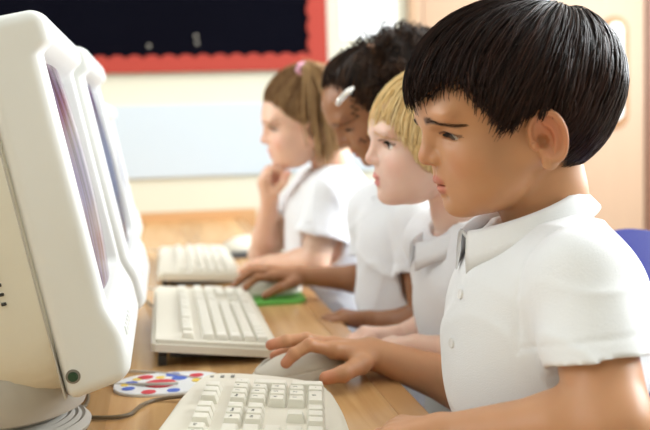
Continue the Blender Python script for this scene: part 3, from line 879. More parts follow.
    la = np.abs(L[:, 1])
    ul = 1 - np.clip((np.sqrt(((L[:, 0] + .1040) / .010) ** 2 + (L[:, 1] / .0165) ** 2 + ((L[:, 2] + .0520 + .9 * la * .12) / .0052) ** 2) - .85) / .35, 0, 1)
    ll = 1 - np.clip((np.sqrt(((L[:, 0] + .1010) / .010) ** 2 + (L[:, 1] / .0140) ** 2 + ((L[:, 2] + .0617) / .0056) ** 2) - .85) / .35, 0, 1)
    lip = np.maximum(ul, ll) * inhead * .85
    bl = np.clip(1 - np.sqrt(((L[:, 0] + .085) / .03) ** 2 + ((la - .042) / .022) ** 2 + ((L[:, 2] + .038) / .02) ** 2), 0, 1) * spec.get('cheek', .7) * inhead
    ear = np.clip(1 - np.sqrt(((L[:, 0] + .012) / .026) ** 2 + ((la - .078) / .016) ** 2 + ((L[:, 2] + .028) / .03) ** 2), 0, 1) * 1.2 * inhead
    bl = np.clip(np.maximum(bl, ear) + np.clip(1 - np.linalg.norm((L - np.array([-.11, 0, -.028])) / .014, axis=1), 0, 1) * .5 * inhead, 0, 1)
    for a in spec['arms']:
        for fg in a['fingers']:
            bl = np.maximum(bl, np.clip(1.3 - np.linalg.norm(V - np.array(fg['j'][-1]), axis=1) / .014, 0, 1) * .8)
    tt = (la - .013) / .032
    zc_ = .0068 + .0028 * np.sin(PI * np.clip(tt, 0, 1) ** .85) - .0110 * np.clip(tt, 0, 1.2) ** 1.5
    hw = .0031 - .0019 * np.clip(tt, 0, 1) ** 2
    bm_ = np.clip(1.6 - np.abs(L[:, 2] - zc_) / hw, 0, 1) * np.clip((tt + .08) / .16, 0, 1) * np.clip((1.06 - tt) / .15, 0, 1) * (L[:, 0] < -.06) * inhead
    bm_[nV:] = 0
    attr(body, 'brow', bm_ * spec.get('browa', .8))
    attr(body, 'lip', lip); attr(body, 'blush', bl)
    # dark line along the upper lid edge
    sz = spec.get('slitz', -.0140); sl = spec.get('slit', .0028)
    ez = L[:, 2] + 18 * (la - .031) ** 2 + .22 * (la - .031) - sz
    el = np.exp(-((ez - sl * 1.05) / .0011) ** 2) * (np.abs(la - .0315) < .0135) * (L[:, 0] < -.082) * inhead
    el[nV:] = 0
    attr(body, 'eyeline', el * .9)
    # eyelashes
    mb = MB(); lr = random.Random(3)
    lash_m = M['lash']
    for sd in (-1, 1):
        mb = MB()
        for k in range(26):
            t = k / 25; y = .0205 + t * .0225
            z0 = sz + sl * .8 - 18 * (y - .031) ** 2 - .22 * (y - .031)
            dx = math.sqrt(max(.0131 ** 2 - (y - .0305) ** 2 - (z0 + .0085) ** 2, 0)); x0 = -.0780 - dx
            ln = .0042 + .0030 * t
            d = Vector((-.75, (t - .45) * 1.1, -.42)).normalized()
            p0 = Vector((x0 + .0006, y, z0)); p1 = p0 + d * ln * .5; p2 = p1 + (d + Vector((0, 0, .45))).normalized() * ln * .5
            q = [Vector((v.x, v.y * sd, v.z)) for v in (p0, p1, p2)]
            q = [tuple(c + R @ (np.array(v) * s)) for v in q]
            mb.tube(q, [.00034, .0003, .0001], 4)
        mb.build('eyelashes', M[spec.get('lash', 'lash')], root, world=True)
    # eyebrows
    mb = MB(); bc = spec.get('brow', 'brow')
    for sd in (-1, 1):
        mb = MB()
        for k in range(spec.get('brown', 90)):
            t = lr.random() ** .8; y = .0165 + t * .0295 + lr.uniform(-.0015, .0015)
            zc = .0072 + .0026 * math.sin(PI * t ** .85) - .0110 * t ** 1.5 + lr.uniform(-1, 1) * .0026 * (1 - .65 * t)
            def surf(y, z_):
                # march from outside onto the head surface
                xs = np.linspace(-.125, -.05, 60); pp = np.stack([xs, np.full(60, y), np.full(60, z_)], 1).astype(np.float32)
                dd = surf_cache(pp, spec); i = max(1, int(np.argmax(dd < 0))); return xs[i - 1] + (xs[i] - xs[i - 1]) * dd[i - 1] / (dd[i - 1] - dd[i]) - .0004
            ln = lr.uniform(.0035, .0055); ang = math.radians(lr.uniform(0, 22) * (1 - t) - 26 * t)
            y2 = y + ln * math.cos(ang); z2 = zc + ln * math.sin(ang)
            pts = [(surf(y, zc), y * sd, zc), (surf((y + y2) / 2, (zc + z2) / 2) - .0007, (y + y2) / 2 * sd, (zc + z2) / 2), (surf(y2, z2) - .0006, y2 * sd, z2)]
            mb.tube([tuple(c + R @ (np.array(v) * s)) for v in pts], [.00020, .00018, .00008], 3)
        mb.build('eyebrow', M[bc], root, world=True, auto=None)
    return root, R, c, s, torso, nk
_sc = {}
def surf_cache(pp, spec): return head_local(pp, spec)

def folds(p, amp, seed=0):
    x, y, z = p[:, 0], p[:, 1], p[:, 2]
    a = np.sin(38 * x + 21 * z + 3 * np.sin(17 * y + seed) + seed) * np.sin(23 * y - 31 * z + 2.5 * np.sin(19 * x + 1.3 * seed))
    b = np.sin(70 * z + 40 * x + 2 * np.sin(31 * y)) * .4
    c = np.sin(16 * x + 11 * y - 9 * z + 2.2 * np.sin(13 * z + 9 * x + seed)); c = (1 - np.abs(c)) ** 3
    e = np.sin(24 * (x + .6 * z) + 14 * y + 1.8 * np.sin(21 * x - 15 * z + 2 * seed)); e = (1 - np.abs(e)) ** 4
    return (a + b) * amp - c * amp * 2.0 - e * amp * 1.6

def clothing(root, spec, torso, nk, seed=0):
    res = spec.get('res_shirt', .003); N0 = np.array(nk[-1][0]); N1 = np.array(nk[-2][0]); ax = (N1 - N0) / np.linalg.norm(N1 - N0)
    arms = spec['arms']; zh = spec['hem']
    T_ = spec['torso']
    def f(p):
        d = torso(p, .007); fo = folds(p, spec.get('fold', .0016), seed); cuts = []; planes = []
        for a in arms:
            S_, E_ = np.array(a['shoulder']), np.array(a['elbow'])
            t = a.get('sleeve', .62); En = S_ + (E_ - S_) * (t + .15)
            axs = (E_ - S_) / np.linalg.norm(E_ - S_)
            r0, r1 = a.get('sr', (.046, .052))
            e = cone(p, S_, En, r0, r1)
            cen = S_ + (E_ - S_) * t
            pl = (p - cen.astype(p.dtype)) @ (axs if 'cuffn' not in a else np.array(a['cuffn']) / np.linalg.norm(a['cuffn'])).astype(p.dtype)
            raw = e + fo * .8
            inner = np.maximum(raw + .0062, -(pl + .020)); cuts.append(inner); planes.append((raw, pl))
            e = np.maximum(e, pl)
            d = smin(d, e, .010)
        yc = T_[0][0][1]; d = d + .0016 * np.exp(-((np.abs(p[:, 1] - yc) - .088 - .10 * (T_[0][0][2] + .05 - p[:, 2])) / .0024) ** 2) * (p[:, 2] > T_[0][0][2] - .03)
        d = d + fo
        for (raw, pl), inner in zip(planes, cuts):
            near = raw < .02
            d = np.where(near, d + .0010 * np.exp(-((pl + .017) / .0020) ** 2), d)
            d = np.maximum(d, -inner)
        d = smax(d, (zh - p[:, 2]), .004)
        # neck opening
        q = p - N0.astype(p.dtype)
        hcut = cone(p, N0 + ax * .018 + np.array(spec.get('cutoff', (0, 0, 0))), N0 + ax * .12, .047, .060)
        d = smax(d, -hcut, .006)
        return d.astype(np.float32)
    T = spec['torso']
    lo = np.array([t[0] - np.array(t[1]) for t in T]).min(0) - .06; hi = np.array([np.array(t[0]) + t[1] for t in T]).max(0) + .06
    for a in arms:
        for k in ('shoulder',):
            lo = np.minimum(lo, np.array(a[k]) - .07); hi = np.maximum(hi, np.array(a[k]) + .07)
        E2 = np.array(a['shoulder']) + (np.array(a['elbow']) - np.array(a['shoulder'])) * .95
        lo = np.minimum(lo, E2 - .06); hi = np.maximum(hi, E2 + .06)
    lo[2] = max(lo[2], zh - .02)
    V, Q = mesh_sdf(f, lo, hi, res)
    shirt = mesh_obj('shirt', V, Q, M['shirt'], root)
    # collar
    if 'collar' in spec:
        k = spec['collar']; cc = np.array(k['c'], float); Rt = rotm('Z', k.get('yaw', 0)) @ rotm('Y', -k['tilt'])
        n = 72; prof = []
        V = []; Fs = []; gap = math.radians(k.get('gap', 14))
        for i in range(n + 1):
            t = i / n; a = PI + gap + (2 * PI - 2 * gap) * t        # from front, round the near side... back to front
            fr = abs(2 * t - 1) ** 5                                # 1 at the two tips
            ca, sa = math.cos(a), math.sin(a)
            rx, ry = k['r']
            fall = k.get('fall', .026) * (1 + .45 * fr)
            dz = -k.get('drop', .0) * fr
            sec = [(-.003, -.012), (-.0005, -.001), (.0015, .0005), (.0055, -.003), (.011 + .003 * fr, -fall * .55), (.0165 + .004 * fr, -fall), (.0145 + .004 * fr, -fall + .0002), (.007 + .002 * fr, -fall * .55), (.002, -.005), (-.001, -.014)]
            for (o_, z_) in sec:
                lean = -.012 * fr
                V.append(cc + Rt @ np.array([(rx + o_) * ca + lean, (ry + o_) * sa, z_ + dz]))
        m = 10
        for i in range(n):
            for j in range(m): Fs.append((i * m + j, i * m + (j + 1) % m, (i + 1) * m + (j + 1) % m, (i + 1) * m + j))
        Fs.append(tuple(range(m))); Fs.append(tuple(n * m + j for j in range(m - 1, -1, -1)))
        mesh_obj('collar', V, Fs, M['shirt'], shirt)
    # trousers, shoes
    pv = np.array(spec['pelvis']); L = spec.get('leglen', .28)
    def g(p):
        d = ell(p, pv, (.098, .115, .075))
        for sd in (-1, 1):
            hip = pv + np.array([-.03, sd * .055, -.005]); kn = pv + np.array([-L, sd * .065, -.005]); an = np.array([kn[0] + .04, kn[1], .085])
            d = smin(d, cone(p, hip, kn, .060, .046), .02); d = smin(d, np.maximum(cone(p, kn, an, .045, .040), .075 - p[:, 2]), .01)
        return smax(d, p[:, 2] - (zh + .03), .005).astype(np.float32)
    V, Q = mesh_sdf(g, (pv[0] - L - .08, pv[1] - .15, .05), (pv[0] + .13, pv[1] + .15, pv[2] + .1), .005)
    mesh_obj('trousers', V, Q, M['trousers'], root)
    for sd in (-1, 1):
        kx = pv[0] - L + .04; ky = pv[1] + sd * .065
        def h(p, kx=kx, ky=ky):
            d = smin(ell(p, (kx - .055, ky, .030), (.075, .034, .030)), ell(p, (kx, ky, .055), (.040, .034, .050)), .02)
            return smax(d, .010 - p[:, 2], .003).astype(np.float32)
        V, Q = mesh_sdf(h, (kx - .15, ky - .05, 0), (kx + .06, ky + .05, .12), .004)
        sh = mesh_obj('shoe', V, Q, M['shoe'], root)
        oo = [(kx - .053 + .086 * math.cos(t), ky + .036 * math.sin(t)) for t in np.linspace(0, 2 * PI, 32)[:-1]]
        MB().prism(oo, .0, .014, .002).build('sole', M['sole'], sh, world=True)
    return shirt

def hair(root, c, ells, crown, line, mat_, n=3500, L=(.5, 1.1), rad=.0006, mirror=True, layers=(-.06, .015), seg=9, clump=40, wob=.02, edge=.06, cs=.35, name='hair', lift=0.0, capf=.955, seed=1, tipfade=0.0, jit=.05, farline=None, capback=0.0):
    g = np.random.default_rng(seed)
    k = np.array(crown, float); k /= np.linalg.norm(k)
    fx = np.array([-1, 0, 0.]) - k * (-k[0]); fx /= np.linalg.norm(fx); fy = np.cross(k, fx)      # azimuth 0 = front
    def az_t(P_):
        P_ = np.asarray(P_, float); d = P_ / np.linalg.norm(P_, axis=-1, keepdims=True)
        return np.arctan2(d @ fy, d @ fx), np.arccos(np.clip(d @ k, -1, 1))
    pts = [np.array(q, float) for q in line]
    a1, t1 = az_t(np.array(pts))
    if farline is None: far = [np.array([q[0], -q[1], q[2]]) for q in pts]
    else: far = [np.array(q, float) for q in farline]
    a2, t2 = az_t(np.array(far))
    A = np.concatenate([a1, a2]); Tm = np.concatenate([t1, t2]); o = np.argsort(A); A = A[o]; Tm = Tm[o]
    A = np.concatenate([A - 2 * PI, A, A + 2 * PI]); Tm = np.tile(Tm, 3)
    tmax = lambda a: np.interp((a + PI) % (2 * PI) - PI, A, Tm)
    def dirs(a, t): return (fx * np.cos(a)[..., None] + fy * np.sin(a)[..., None]) * np.sin(t)[..., None] + k * np.cos(t)[..., None]
    def Rout(d):
        best = np.full(d.shape[:-1], .02)
        for e in ells:
            ec, er = np.array(e[0], float), np.array(e[1], float)
            dd = d / er; cc = -ec / er
            Aq = (dd * dd).sum(-1); Bq = (dd * cc).sum(-1); Cq = (cc * cc).sum() - 1
            disc = Bq * Bq - Aq * Cq; r = np.where(disc > 0, (-Bq + np.sqrt(np.maximum(disc, 0))) / Aq, 0)
            best = np.maximum(best, r)
        return best
    # strands
    K = seg
    a0 = g.uniform(-PI, PI, n * 2); t0 = np.arccos(1 - g.uniform(0, 1, n * 2) * (1 - np.cos(2.6))); ok = t0 < tmax(a0) - .02
    a0 = a0[ok][:n]; t0 = t0[ok][:n]; n = len(a0)
    t0 = np.where(g.uniform(0, 1, n) < .15, g.uniform(0, .3, n), t0)
    ln = g.uniform(L[0], L[1], n); te = np.minimum(t0 + ln, tmax(a0) + g.normal(0, jit, n)); te = np.maximum(te, t0 + .08)
    ca = np.round(a0 * clump / (2 * PI) + g.normal(0, .15, n)) * (2 * PI) / clump + .06 * np.sin(7 * a0 + 9)
    u = np.linspace(0, 1, K)[None]
    T_ = t0[:, None] + (te - t0)[:, None] * u
    st = (T_ / np.maximum(tmax(a0)[:, None], .3)) ** 2
    A_ = a0[:, None] + ((ca - a0)[:, None]) * cs * st * u + g.normal(0, wob, n)[:, None] * u + wob * .5 * np.sin(9 * T_ + g.uniform(0, 6.28, n)[:, None]) * u
    lay = g.uniform(layers[0], layers[1], n)[:, None]
    D = dirs(A_, T_); Rr = Rout(D) * (1 + lay - .10 * np.exp(-u * 7) + lift * u * u - edge * np.clip((T_ - tmax(A_) + .25) / .5, 0, 1) ** 2)
    Pc = c + D * Rr[..., None]
    tang = np.gradient(Pc, axis=1); tang /= np.linalg.norm(tang, axis=2, keepdims=True) + 1e-9
    nr = D; bi = np.cross(tang, nr); bi /= np.linalg.norm(bi, axis=2, keepdims=True) + 1e-9; nr = np.cross(bi, tang)
    rr = rad * (1 - .8 * u ** 3) * g.uniform(.7, 1.4, n)[:, None]
    V = []
    for q in range(3):
        w_ = 2 * PI * q / 3
        V.append(Pc + (bi * math.cos(w_) * 1.6 + nr * math.sin(w_)) * rr[..., None])
    V = np.stack(V, 2).reshape(-1, 3)
    ii, jj, qq = np.meshgrid(np.arange(n), np.arange(K - 1), np.arange(3), indexing='ij')
    b0 = (ii * K + jj) * 3; Fq = np.stack([b0 + qq, b0 + (qq + 1) % 3, b0 + 3 + (qq + 1) % 3, b0 + 3 + qq], -1).reshape(-1, 4)
    tone = np.repeat(np.clip(g.beta(1.2, 3, n) + .0, 0, 1), K * 3)
    # cap
    na, nt = 96, 26; cb = .07 + capback * np.clip(np.cos(np.linspace(-PI, PI, na + 1)[:-1]) * 1.4 - .2, 0, 1)
    aa = np.linspace(-PI, PI, na + 1)[:-1]; G = []
    for j in range(nt + 3):
        if j <= nt: tt = (tmax(aa) - cb) * (j / nt) + 1e-3; f_ = capf * (1 - edge * np.clip((j / nt - .8) / .2, 0, 1) ** 2)
        else: tt = (tmax(aa) - cb - .02 * (j - nt)); f_ = [.86, .70][j - nt - 1]
        d = dirs(aa, tt); G.append(c + d * (Rout(d) * f_)[:, None])
    CV = np.concatenate(G); CF = []
    for j in range(nt + 2):
        for i in range(na): CF.append((j * na + i, j * na + (i + 1) % na, (j + 1) * na + (i + 1) % na, (j + 1) * na + i))
    V, Fq = merge([(V, Fq), (CV, np.array(CF))])
    o = mesh_obj(name, V, Fq, M[mat_], root)
    attr(o, 'tone', np.concatenate([tone, np.full(len(CV), .1)]))
    return o, Rout, dirs, tmax

def A(px, py, Y): return tuple(float(v) for v in at(px, py, Y))
def finger(pts, r, thumb=False): return {'j': [tuple(map(float, p)) for p in pts], 'r': r, 'thumb': thumb}
def lap_hand(w, d, sd=1, curl=1.0):
    """relaxed half-closed hand; w wrist, d unit direction of the hand, sd = side of the thumb along y"""
    w = np.array(w, float); d = np.array(d, float); d /= np.linalg.norm(d); up = np.array([0, 0, 1.0]); up = up - d * (up @ d); up /= np.linalg.norm(up); sdv = np.cross(up, d)
    if sdv[1] * sd < 0: sdv = -sdv
    out = []
    for i, off in enumerate((.021, .007, -.007, -.020)):
        L_ = (.026, .029, .027, .021)[i]; k = w + d * (.050 - .003 * abs(i - 1)) + sdv * off + up * .004
        a, p_ = .35 * curl, k; js = [k]
        for q, l_ in enumerate((L_, L_ * .65, L_ * .5)):
            p_ = p_ + (d * math.cos(a) - up * math.sin(a)) * l_; js.append(p_); a += .75 * curl
        out.append(finger(js, [.0080, .0072, .0066, .0056]))
    c0 = w + d * .018 + sdv * .020 - up * .004
    out.append(finger([c0, c0 + d * .020 + sdv * .012 - up * .004, c0 + d * .038 + sdv * .012 - up * .008], [.0095, .0082, .0066], True))
    return out

# ---- dark-haired boy
Hb = np.array([.3527, .90, .936])
FR = [.0086, .0079, .0076, .0068]
boy = dict(cheek=.3, label='dark-haired boy nearest the camera in white polo shirt, his hand on the mouse', skin='skin_boy',
    head=Hb, tilt=13, yaw=0, scale=1.0, res=(.00125, .0035), slitz=-.0112, slit=.0040, gaze=(-1, 0, -.42),
    neck=[((.370, .90, .895), .041), ((.374, .90, .840), .040), ((.385, .90, .772), .046)],
    torso=[((.377, .90, .735), (.089, .114, .085)), ((.370, .90, .655), (.090, .108, .085)), ((.398, .90, .53), (.088, .104, .09)), ((.405, .90, .43), (.095, .115, .085))],
    pelvis=(.405, .905, .405), hem=.40, leglen=.29, fold=.0014, res_shirt=.0026,
    collar=dict(c=(.353, .90, .834), tilt=20, r=(.054, .051), fall=.026, gap=13),
    arms=[
        dict(shoulder=(.364, .792, .773), elbow=A(612, 428, .715), wrist=A(446, 436, .80), r=(.036, .036, .032, .0195), sleeve=.56, sr=(.045, .045), cuffn=(0.05, -.25, -1),
             fingers=lap_hand(A(446, 436, .80), (-.8, .5, -.12), 1), res=.0018),
        dict(shoulder=(.370, 1.005, .775), elbow=A(500, 398, 1.09), wrist=A(373, 354, 1.155), r=(.034, .033, .031, .0195), sleeve=.5, sr=(.045, .046), res=.0014,
             fingers=[finger([A(334, 350, 1.135), A(309, 345, 1.125), A(294, 354, 1.122), A(286, 363, 1.122)], FR),
                      finger([A(333, 345, 1.158), A(306, 339, 1.150), A(286, 341, 1.146), A(271, 345, 1.145)], FR),
                      finger([A(337, 347, 1.180), A(310, 344, 1.178), A(292, 349, 1.172), A(275, 356, 1.170)], FR),
                      finger([A(342, 352, 1.198), A(320, 352, 1.200), A(306, 357, 1.198), A(295, 362, 1.196)], [.0072, .0066, .0062, .0054]),
                      finger([A(361, 364, 1.125), A(343, 374, 1.098), A(326, 378, 1.094)], [.0120, .0098, .0082], True)]),
    ])
root, R_, c_, s_, tor, nk = person(boy)
sh_boy = clothing(root, boy, tor, nk, 0)

def on_shirt(px, py, shirt):
    bpy.context.view_layer.update()
    d = FX + RX * (px - 325) / FPX - UX * (py - 215) / FPX
    mw = shirt.matrix_world.inverted(); o = mw @ Vector(CAM); dd = (mw.to_3x3() @ Vector(d)).normalized()
    hit, loc_, nrm, _i = shirt.ray_cast(o, dd)
    return (shirt.matrix_world @ loc_, shirt.matrix_world.to_3x3() @ nrm) if hit else None
for px, py in ((461, 294), (452, 343)):
    h = on_shirt(px, py, sh_boy)
    if h:
        mb = MB().cyl(h[0] + h[1] * .0006, .0052, .0022, tuple(h[1]), 20, bev=.0006)
        mb.build('button', M['button'], sh_boy, world=True)
boy_ells = [((-.010, 0, .010), (.109, .086, .092)), ((.020, 0, .020), (.083, .080, .080)), ((.030, 0, -.015), (.055, .066, .052))]
boy_line = [(-.113, 0, .002), (-.104, -.022, .006), (-.097, -.038, .006), (-.0887, -.048, .016), (-.082, -.055, .015), (-.074, -.062, .005), (-.055, -.069, -.014), (-.044, -.070, -.030), (-.036, -.071, -.026), (-.0244, -.072, -.015), (-.006, -.074, -.010), (.006, -.074, -.016), (.013, -.072, -.035), (.018, -.066, -.058), (.035, -.045, -.072), (.048, 0, -.076)]
hair(root, c_, boy_ells, (.40, 0, .92), boy_line, 'hair_boy', n=6500, L=(.6, 1.5), rad=.00055, layers=(-.07, .016), seg=11, clump=64, wob=.035, edge=.05, cs=.85, seed=4, jit=.06, capback=.12)

# ---- blonde child
Hn = np.array([.377, 1.25, .905])
FRs = [.0080, .0072, .0068, .0058]
blonde = dict(label='blonde child with a fringe and white polo shirt, second from the camera', skin='skin_pale', browa=.22, head=Hn, tilt=3, scale=.96, res=(.0018, .004), slitz=-.0090, slit=.0060, gaze=(-1, 0, -.05), brown=60, brow='hair_blonde', res_shirt=.0035,
    neck=[((.392, 1.25, .862), .038), ((.400, 1.25, .80), .038), ((.415, 1.25, .755), .048)],
    torso=[((.435, 1.25, .70), (.088, .115, .085)), ((.44, 1.25, .61), (.088, .108, .09)), ((.448, 1.26, .51), (.088, .105, .09)), ((.455, 1.265, .42), (.093, .11, .08))],
    pelvis=(.455, 1.265, .400), hem=.40, leglen=.28, collar=dict(c=(.392, 1.25, .782), tilt=22, r=(.052, .050), fall=.024, gap=13),
    arms=[dict(shoulder=(.425, 1.155, .745), elbow=(.40, 1.125, .62), wrist=(.315, 1.17, .628), r=(.032, .031, .028, .018), sleeve=.55, sr=(.043, .045), fingers=lap_hand((.315, 1.17, .628), (-.7, .6, -.1), 1), res=.0025),
          dict(shoulder=(.392, 1.350, .748), elbow=(.415, 1.375, .615), wrist=A(396, 339, 1.37), r=(.032, .031, .028, .018), sleeve=.55, sr=(.043, .046), fingers=lap_hand(A(396, 339, 1.37), (-.85, -.15, .12), -1, 1.3), res=.002)])
root, R_, c_, s_, tor, nk = person(blonde)
clothing(root, blonde, tor, nk, 2)
hair(root, c_, [((-.003, 0, .006), (.100, .083, .088)), ((.02, 0, -.02), (.080, .082, .075))], (.25, 0, .97),
     [(-.100, 0, .008), (-.09, -.035, .005), (-.078, -.052, -.002), (-.066, -.066, -.030), (-.058, -.072, -.062), (-.04, -.074, -.075), (0, -.072, -.085), (.04, -.06, -.09), (.06, 0, -.095)],
     'hair_blonde', n=3600, L=(.7, 1.6), rad=.0009, layers=(-.06, .012), seg=9, clump=60, wob=.03, seed=6)

# ---- girl with curly hair
Hc = np.array([.372, 1.60, .975])
curly = dict(label='girl with dark curly hair and a silver clip, leaning over the green mouse pad', skin='skin_brown', browa=.6, head=Hc, tilt=36, scale=.98, res=(.002, .004), slitz=-.0140, slit=.0022, gaze=(-1, 0, -.3), brown=40, res_shirt=.0038,
    neck=[((.412, 1.60, .935), .038), ((.432, 1.60, .86), .038), ((.432, 1.60, .79), .050)],
    torso=[((.425, 1.60, .72), (.090, .118, .085)), ((.42, 1.60, .62), (.090, .110, .09)), ((.43, 1.61, .52), (.088, .108, .09)), ((.45, 1.615, .43), (.093, .112, .08))],
    pelvis=(.455, 1.615, .405), hem=.40, leglen=.28, collar=dict(c=(.42, 1.60, .812), tilt=15, r=(.052, .050), fall=.024, gap=13),
    arms=[dict(shoulder=(.405, 1.495, .765), elbow=(.412, 1.468, .595), wrist=A(372, 322, 1.53), r=(.031, .030, .027, .017), sleeve=.5, sr=(.043, .046), fingers=lap_hand(A(372, 322, 1.53), (-.95, .1, .12), 1, .8), res=.0025),
          dict(shoulder=(.375, 1.700, .765), elbow=A(378, 280, 1.70), wrist=A(303, 276, 1.75), r=(.031, .030, .025, .0165), sleeve=.62, sr=(.044, .050), res=.002,
               fingers=[finger([A(272, 277, 1.745), A(257, 278, 1.74), A(247, 286, 1.735), A(241, 292, 1.735)], FRs),
                        finger([A(270, 272, 1.765), A(253, 272, 1.765), A(240, 280, 1.76), A(232, 288, 1.76)], FRs),
                        finger([A(271, 271, 1.785), A(256, 270, 1.785), A(245, 276, 1.78), A(238, 283, 1.78)], FRs),
                        finger([A(274, 272, 1.80), A(262, 271, 1.80), A(253, 275, 1.80), A(246, 280, 1.80)], [.0072, .0066, .006, .0052]),
                        finger([A(295, 282, 1.735), A(280, 288, 1.715), A(265, 296, 1.715)], [.0105, .0085, .0068], True)])])
root, R_, c_, s_, tor, nk = person(curly)
clothing(root, curly, tor, nk, 4)
cur_ells = [((-.032, 0, .010), (.072, .076, .070)), ((.046, 0, .026), (.076, .097, .086)), ((.010, 0, -.055), (.050, .085, .060))]
cur_line = [(-.090, 0, .012), (-.080, -.040, .005), (-.062, -.062, -.010), (-.052, -.070, -.050), (-.045, -.070, -.095), (-.01, -.075, -.105), (.03, -.07, -.10), (.07, -.04, -.09), (.09, 0, -.08)]
ho, Rout, dirs, tmax = hair(root, c_, cur_ells, (.25, 0, .97), cur_line, 'hair_black', n=900, L=(.5, 1.1), rad=.0014, layers=(-.05, .0), seg=9, clump=40, wob=.03, seed=8, capf=.97)
# curls
g = np.random.default_rng(12); mb = MB(); nc = 0
CV, CF, tone = [], [], []; off = 0
while nc < 900:
    a = g.uniform(-PI, PI); t = math.acos(1 - g.uniform(0, 1) * 1.8)
    if t > tmax(np.array([a]))[0] - .02: continue
    d = dirs(np.array([a]), np.array([t]))[0]
    front = d[0] < -.42 or (d[0] < -.12 and d[2] < .25)
    if front and g.uniform() < .97: continue
    r0 = Rout(d[None])[0] * g.uniform(.88, 1.06); p0 = c_ + d * r0
    dn = np.array([g.normal(0, .4), g.normal(0, .4), -1.0]); dn -= d * (dn @ d) * .8; dn += d * g.normal(.1, .25); dn /= np.linalg.norm(dn)
    e1 = np.cross(dn, d); e1 /= np.linalg.norm(e1); e2 = np.cross(dn, e1)
    ln = g.uniform(.02, .045); cr_ = g.uniform(.004, .0075); turns = ln / .011; ph = g.uniform(0, 6.28); m_ = int(turns * 9) + 4
    q = np.linspace(0, 1, m_); th = ph + q * turns * 2 * PI
    P_ = p0 + np.outer(q * ln, dn) + (np.outer(np.cos(th), e1) + np.outer(np.sin(th), e2)) * cr_
    tg = np.gradient(P_, axis=0); tg /= np.linalg.norm(tg, axis=1, keepdims=True); b1 = np.cross(tg, dn); b1 /= np.linalg.norm(b1, axis=1, keepdims=True) + 1e-9; b2 = np.cross(tg, b1)
    w_ = .0013
    V = np.stack([P_ + (b1 * math.cos(z_) + b2 * math.sin(z_)) * w_ for z_ in (0, 2.1, 4.2)], 1).reshape(-1, 3)
    i_, k_ = np.meshgrid(np.arange(m_ - 1), np.arange(3), indexing='ij'); F_ = np.stack([i_ * 3 + k_, i_ * 3 + (k_ + 1) % 3, i_ * 3 + 3 + (k_ + 1) % 3, i_ * 3 + 3 + k_], -1).reshape(-1, 4)
    CV.append(V); CF.append(F_ + off); off += len(V); nc += 1
    tone += [min(1, g.beta(1.2, 3) + (.35 if d[2] < -.2 else 0) + (.3 if d[0] < -.1 and d[2] < .3 else 0))] * len(V)  # lower and front curls lightened, light on them put into the tone
co = mesh_obj('curls', np.concatenate(CV), np.concatenate(CF), M['hair_black'], ho, world=True); co['kind'] = 'stuff'
attr(co, 'tone', tone)
pc = [A(337, 105, 1.508), A(341, 99, 1.504), A(347, 93, 1.504), A(353, 88, 1.510)]
MB().tube(smooth_path(pc, 6), [.0035] * 3 + [.005] * 13 + [.0035] * 3, 10).build('hair_clip', M['clip'], root, world=True)

# ---- farthest girl
Hg = np.array([.314, 1.98, .940])
girl = dict(label='light-brown-haired girl resting her chin on her fist, farthest from the camera', skin='skin_fair', browa=.25, head=Hg, tilt=9, scale=1.02, res=(.0022, .0045), slitz=-.0095, slit=.0055, gaze=(-1, 0, -.25), brown=40, brow='hair_light', res_shirt=.004,
    neck=[((.340, 1.98, .895), .038), ((.350, 1.98, .85), .038), ((.355, 1.98, .80), .048)],
    torso=[((.350, 1.98, .735), (.092, .118, .085)), ((.345, 1.98, .64), (.092, .110, .09)), ((.36, 2.0, .53), (.088, .108, .09)), ((.39, 2.01, .43), (.093, .112, .08))],
    pelvis=(.400, 2.015, .405), hem=.40, leglen=.26, collar=dict(c=(.340, 1.98, .822), tilt=18, r=(.052, .050), fall=.024, gap=13),
    arms=[dict(shoulder=(.330, 1.870, .785), elbow=A(314, 262, 1.86), wrist=A(272, 264, 1.96), r=(.032, .031, .028, .018), sleeve=.62, sr=(.046, .056), fingers=lap_hand(A(272, 264, 1.96), (-.8, .5, -.15), 1), res=.003),
          dict(shoulder=(.325, 2.080, .785), elbow=A(262, 255, 2.07), wrist=A(270, 199, 2.01), r=(.032, .030, .026, .018), sleeve=.5, sr=(.046, .050), res=.0025,
               fingers=[finger([A(266, 178, 1.965), A(272, 168, 1.955), A(281, 170, 1.957), A(283, 178, 1.965)], FRs),
                        finger([A(263, 180, 1.985), A(268, 169, 1.975), A(278, 170, 1.975), A(281, 179, 1.98)], FRs),
                        finger([A(262, 184, 2.005), A(265, 173, 2.0), A(275, 174, 1.998), A(278, 182, 2.0)], FRs),
                        finger([A(263, 188, 2.02), A(265, 179, 2.02), A(273, 180, 2.018), A(276, 186, 2.015)], [.0074, .0068, .0062, .0054]),
                        finger([A(276, 190, 1.975), A(284, 182, 1.955), A(288, 173, 1.945)], [.0105, .0085, .0068], True)])])
root, R_, c_, s_, tor, nk = person(girl)
clothing(root, girl, tor, nk, 6)
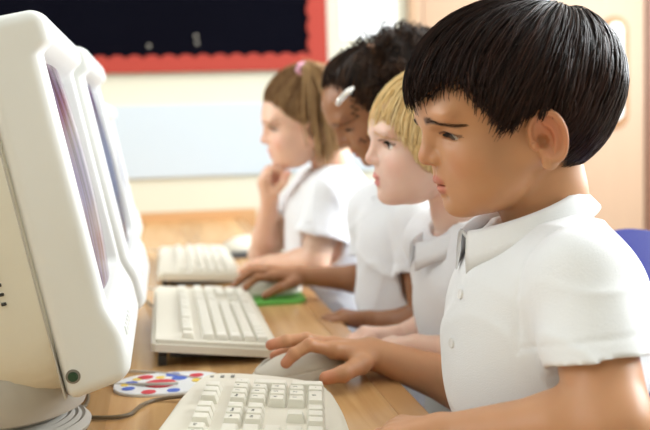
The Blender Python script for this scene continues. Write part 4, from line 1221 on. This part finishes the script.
hair(root, c_, [((-.004, 0, .024), (.102, .082, .092)), ((.018, 0, -.01), (.078, .078, .078))], (.45, 0, .89),
     [(-.094, 0, .038), (-.084, -.045, .026), (-.068, -.062, .008), (-.052, -.070, -.002), (-.034, -.074, -.012), (-.016, -.076, -.020), (.006, -.074, -.045), (.02, -.068, -.075), (.045, -.045, -.095), (.065, 0, -.095)],
     'hair_light', n=2600, L=(.7, 1.6), rad=.0012, layers=(-.05, .012), seg=9, clump=50, wob=.03, seed=9)
# side ponytail with a pink band
tie = np.array(A(303, 69, 1.915))
g = np.random.default_rng(5); CV, CF, tone = [], [], []; off = 0
for i in range(330):
    e_ = g.normal(0, .0035, 3); f_ = g.normal(0, .011, 3); v0 = (tie + e_)
    P_ = np.array(smooth_path([tie + np.array([.018, .02, -.004]) + f_ * .8, v0, tie + np.array([.012, -.018, -.004]) + f_ * .5, tie + np.array([.028, -.020, -.05]) + f_, tie + np.array([.034, -.006, -.105]) + f_ * 1.2, tie + np.array([.040, .0, -.150 - g.uniform(-.02, .03)]) + f_ * 1.1], 4))
    tg = np.gradient(P_, axis=0); tg /= np.linalg.norm(tg, axis=1, keepdims=True); b1 = np.cross(tg, [1, .2, .1]); b1 /= np.linalg.norm(b1, axis=1, keepdims=True); b2 = np.cross(tg, b1); m_ = len(P_)
    V = np.stack([P_ + (b1 * math.cos(z_) + b2 * math.sin(z_)) * .0013 for z_ in (0, 2.1, 4.2)], 1).reshape(-1, 3)
    i_, k_ = np.meshgrid(np.arange(m_ - 1), np.arange(3), indexing='ij'); CF.append(np.stack([i_ * 3 + k_, i_ * 3 + (k_ + 1) % 3, i_ * 3 + 3 + (k_ + 1) % 3, i_ * 3 + 3 + k_], -1).reshape(-1, 4) + off)
    CV.append(V); off += len(V); tone += [min(1, g.beta(1.5, 2.2))] * len(V)
po = mesh_obj('ponytail', np.concatenate(CV), np.concatenate(CF), M['hair_light'], root, world=True); attr(po, 'tone', tone)
ring = [tie + np.array([math.cos(t) * .010, math.cos(t) * .006, math.sin(t) * .008]) for t in np.linspace(0, 2 * PI, 22)]
MB().tube([tuple(p) for p in ring], .0062, 8).build('hair_band', M['pink'], root, world=True)

# names carry Blender's own suffix only
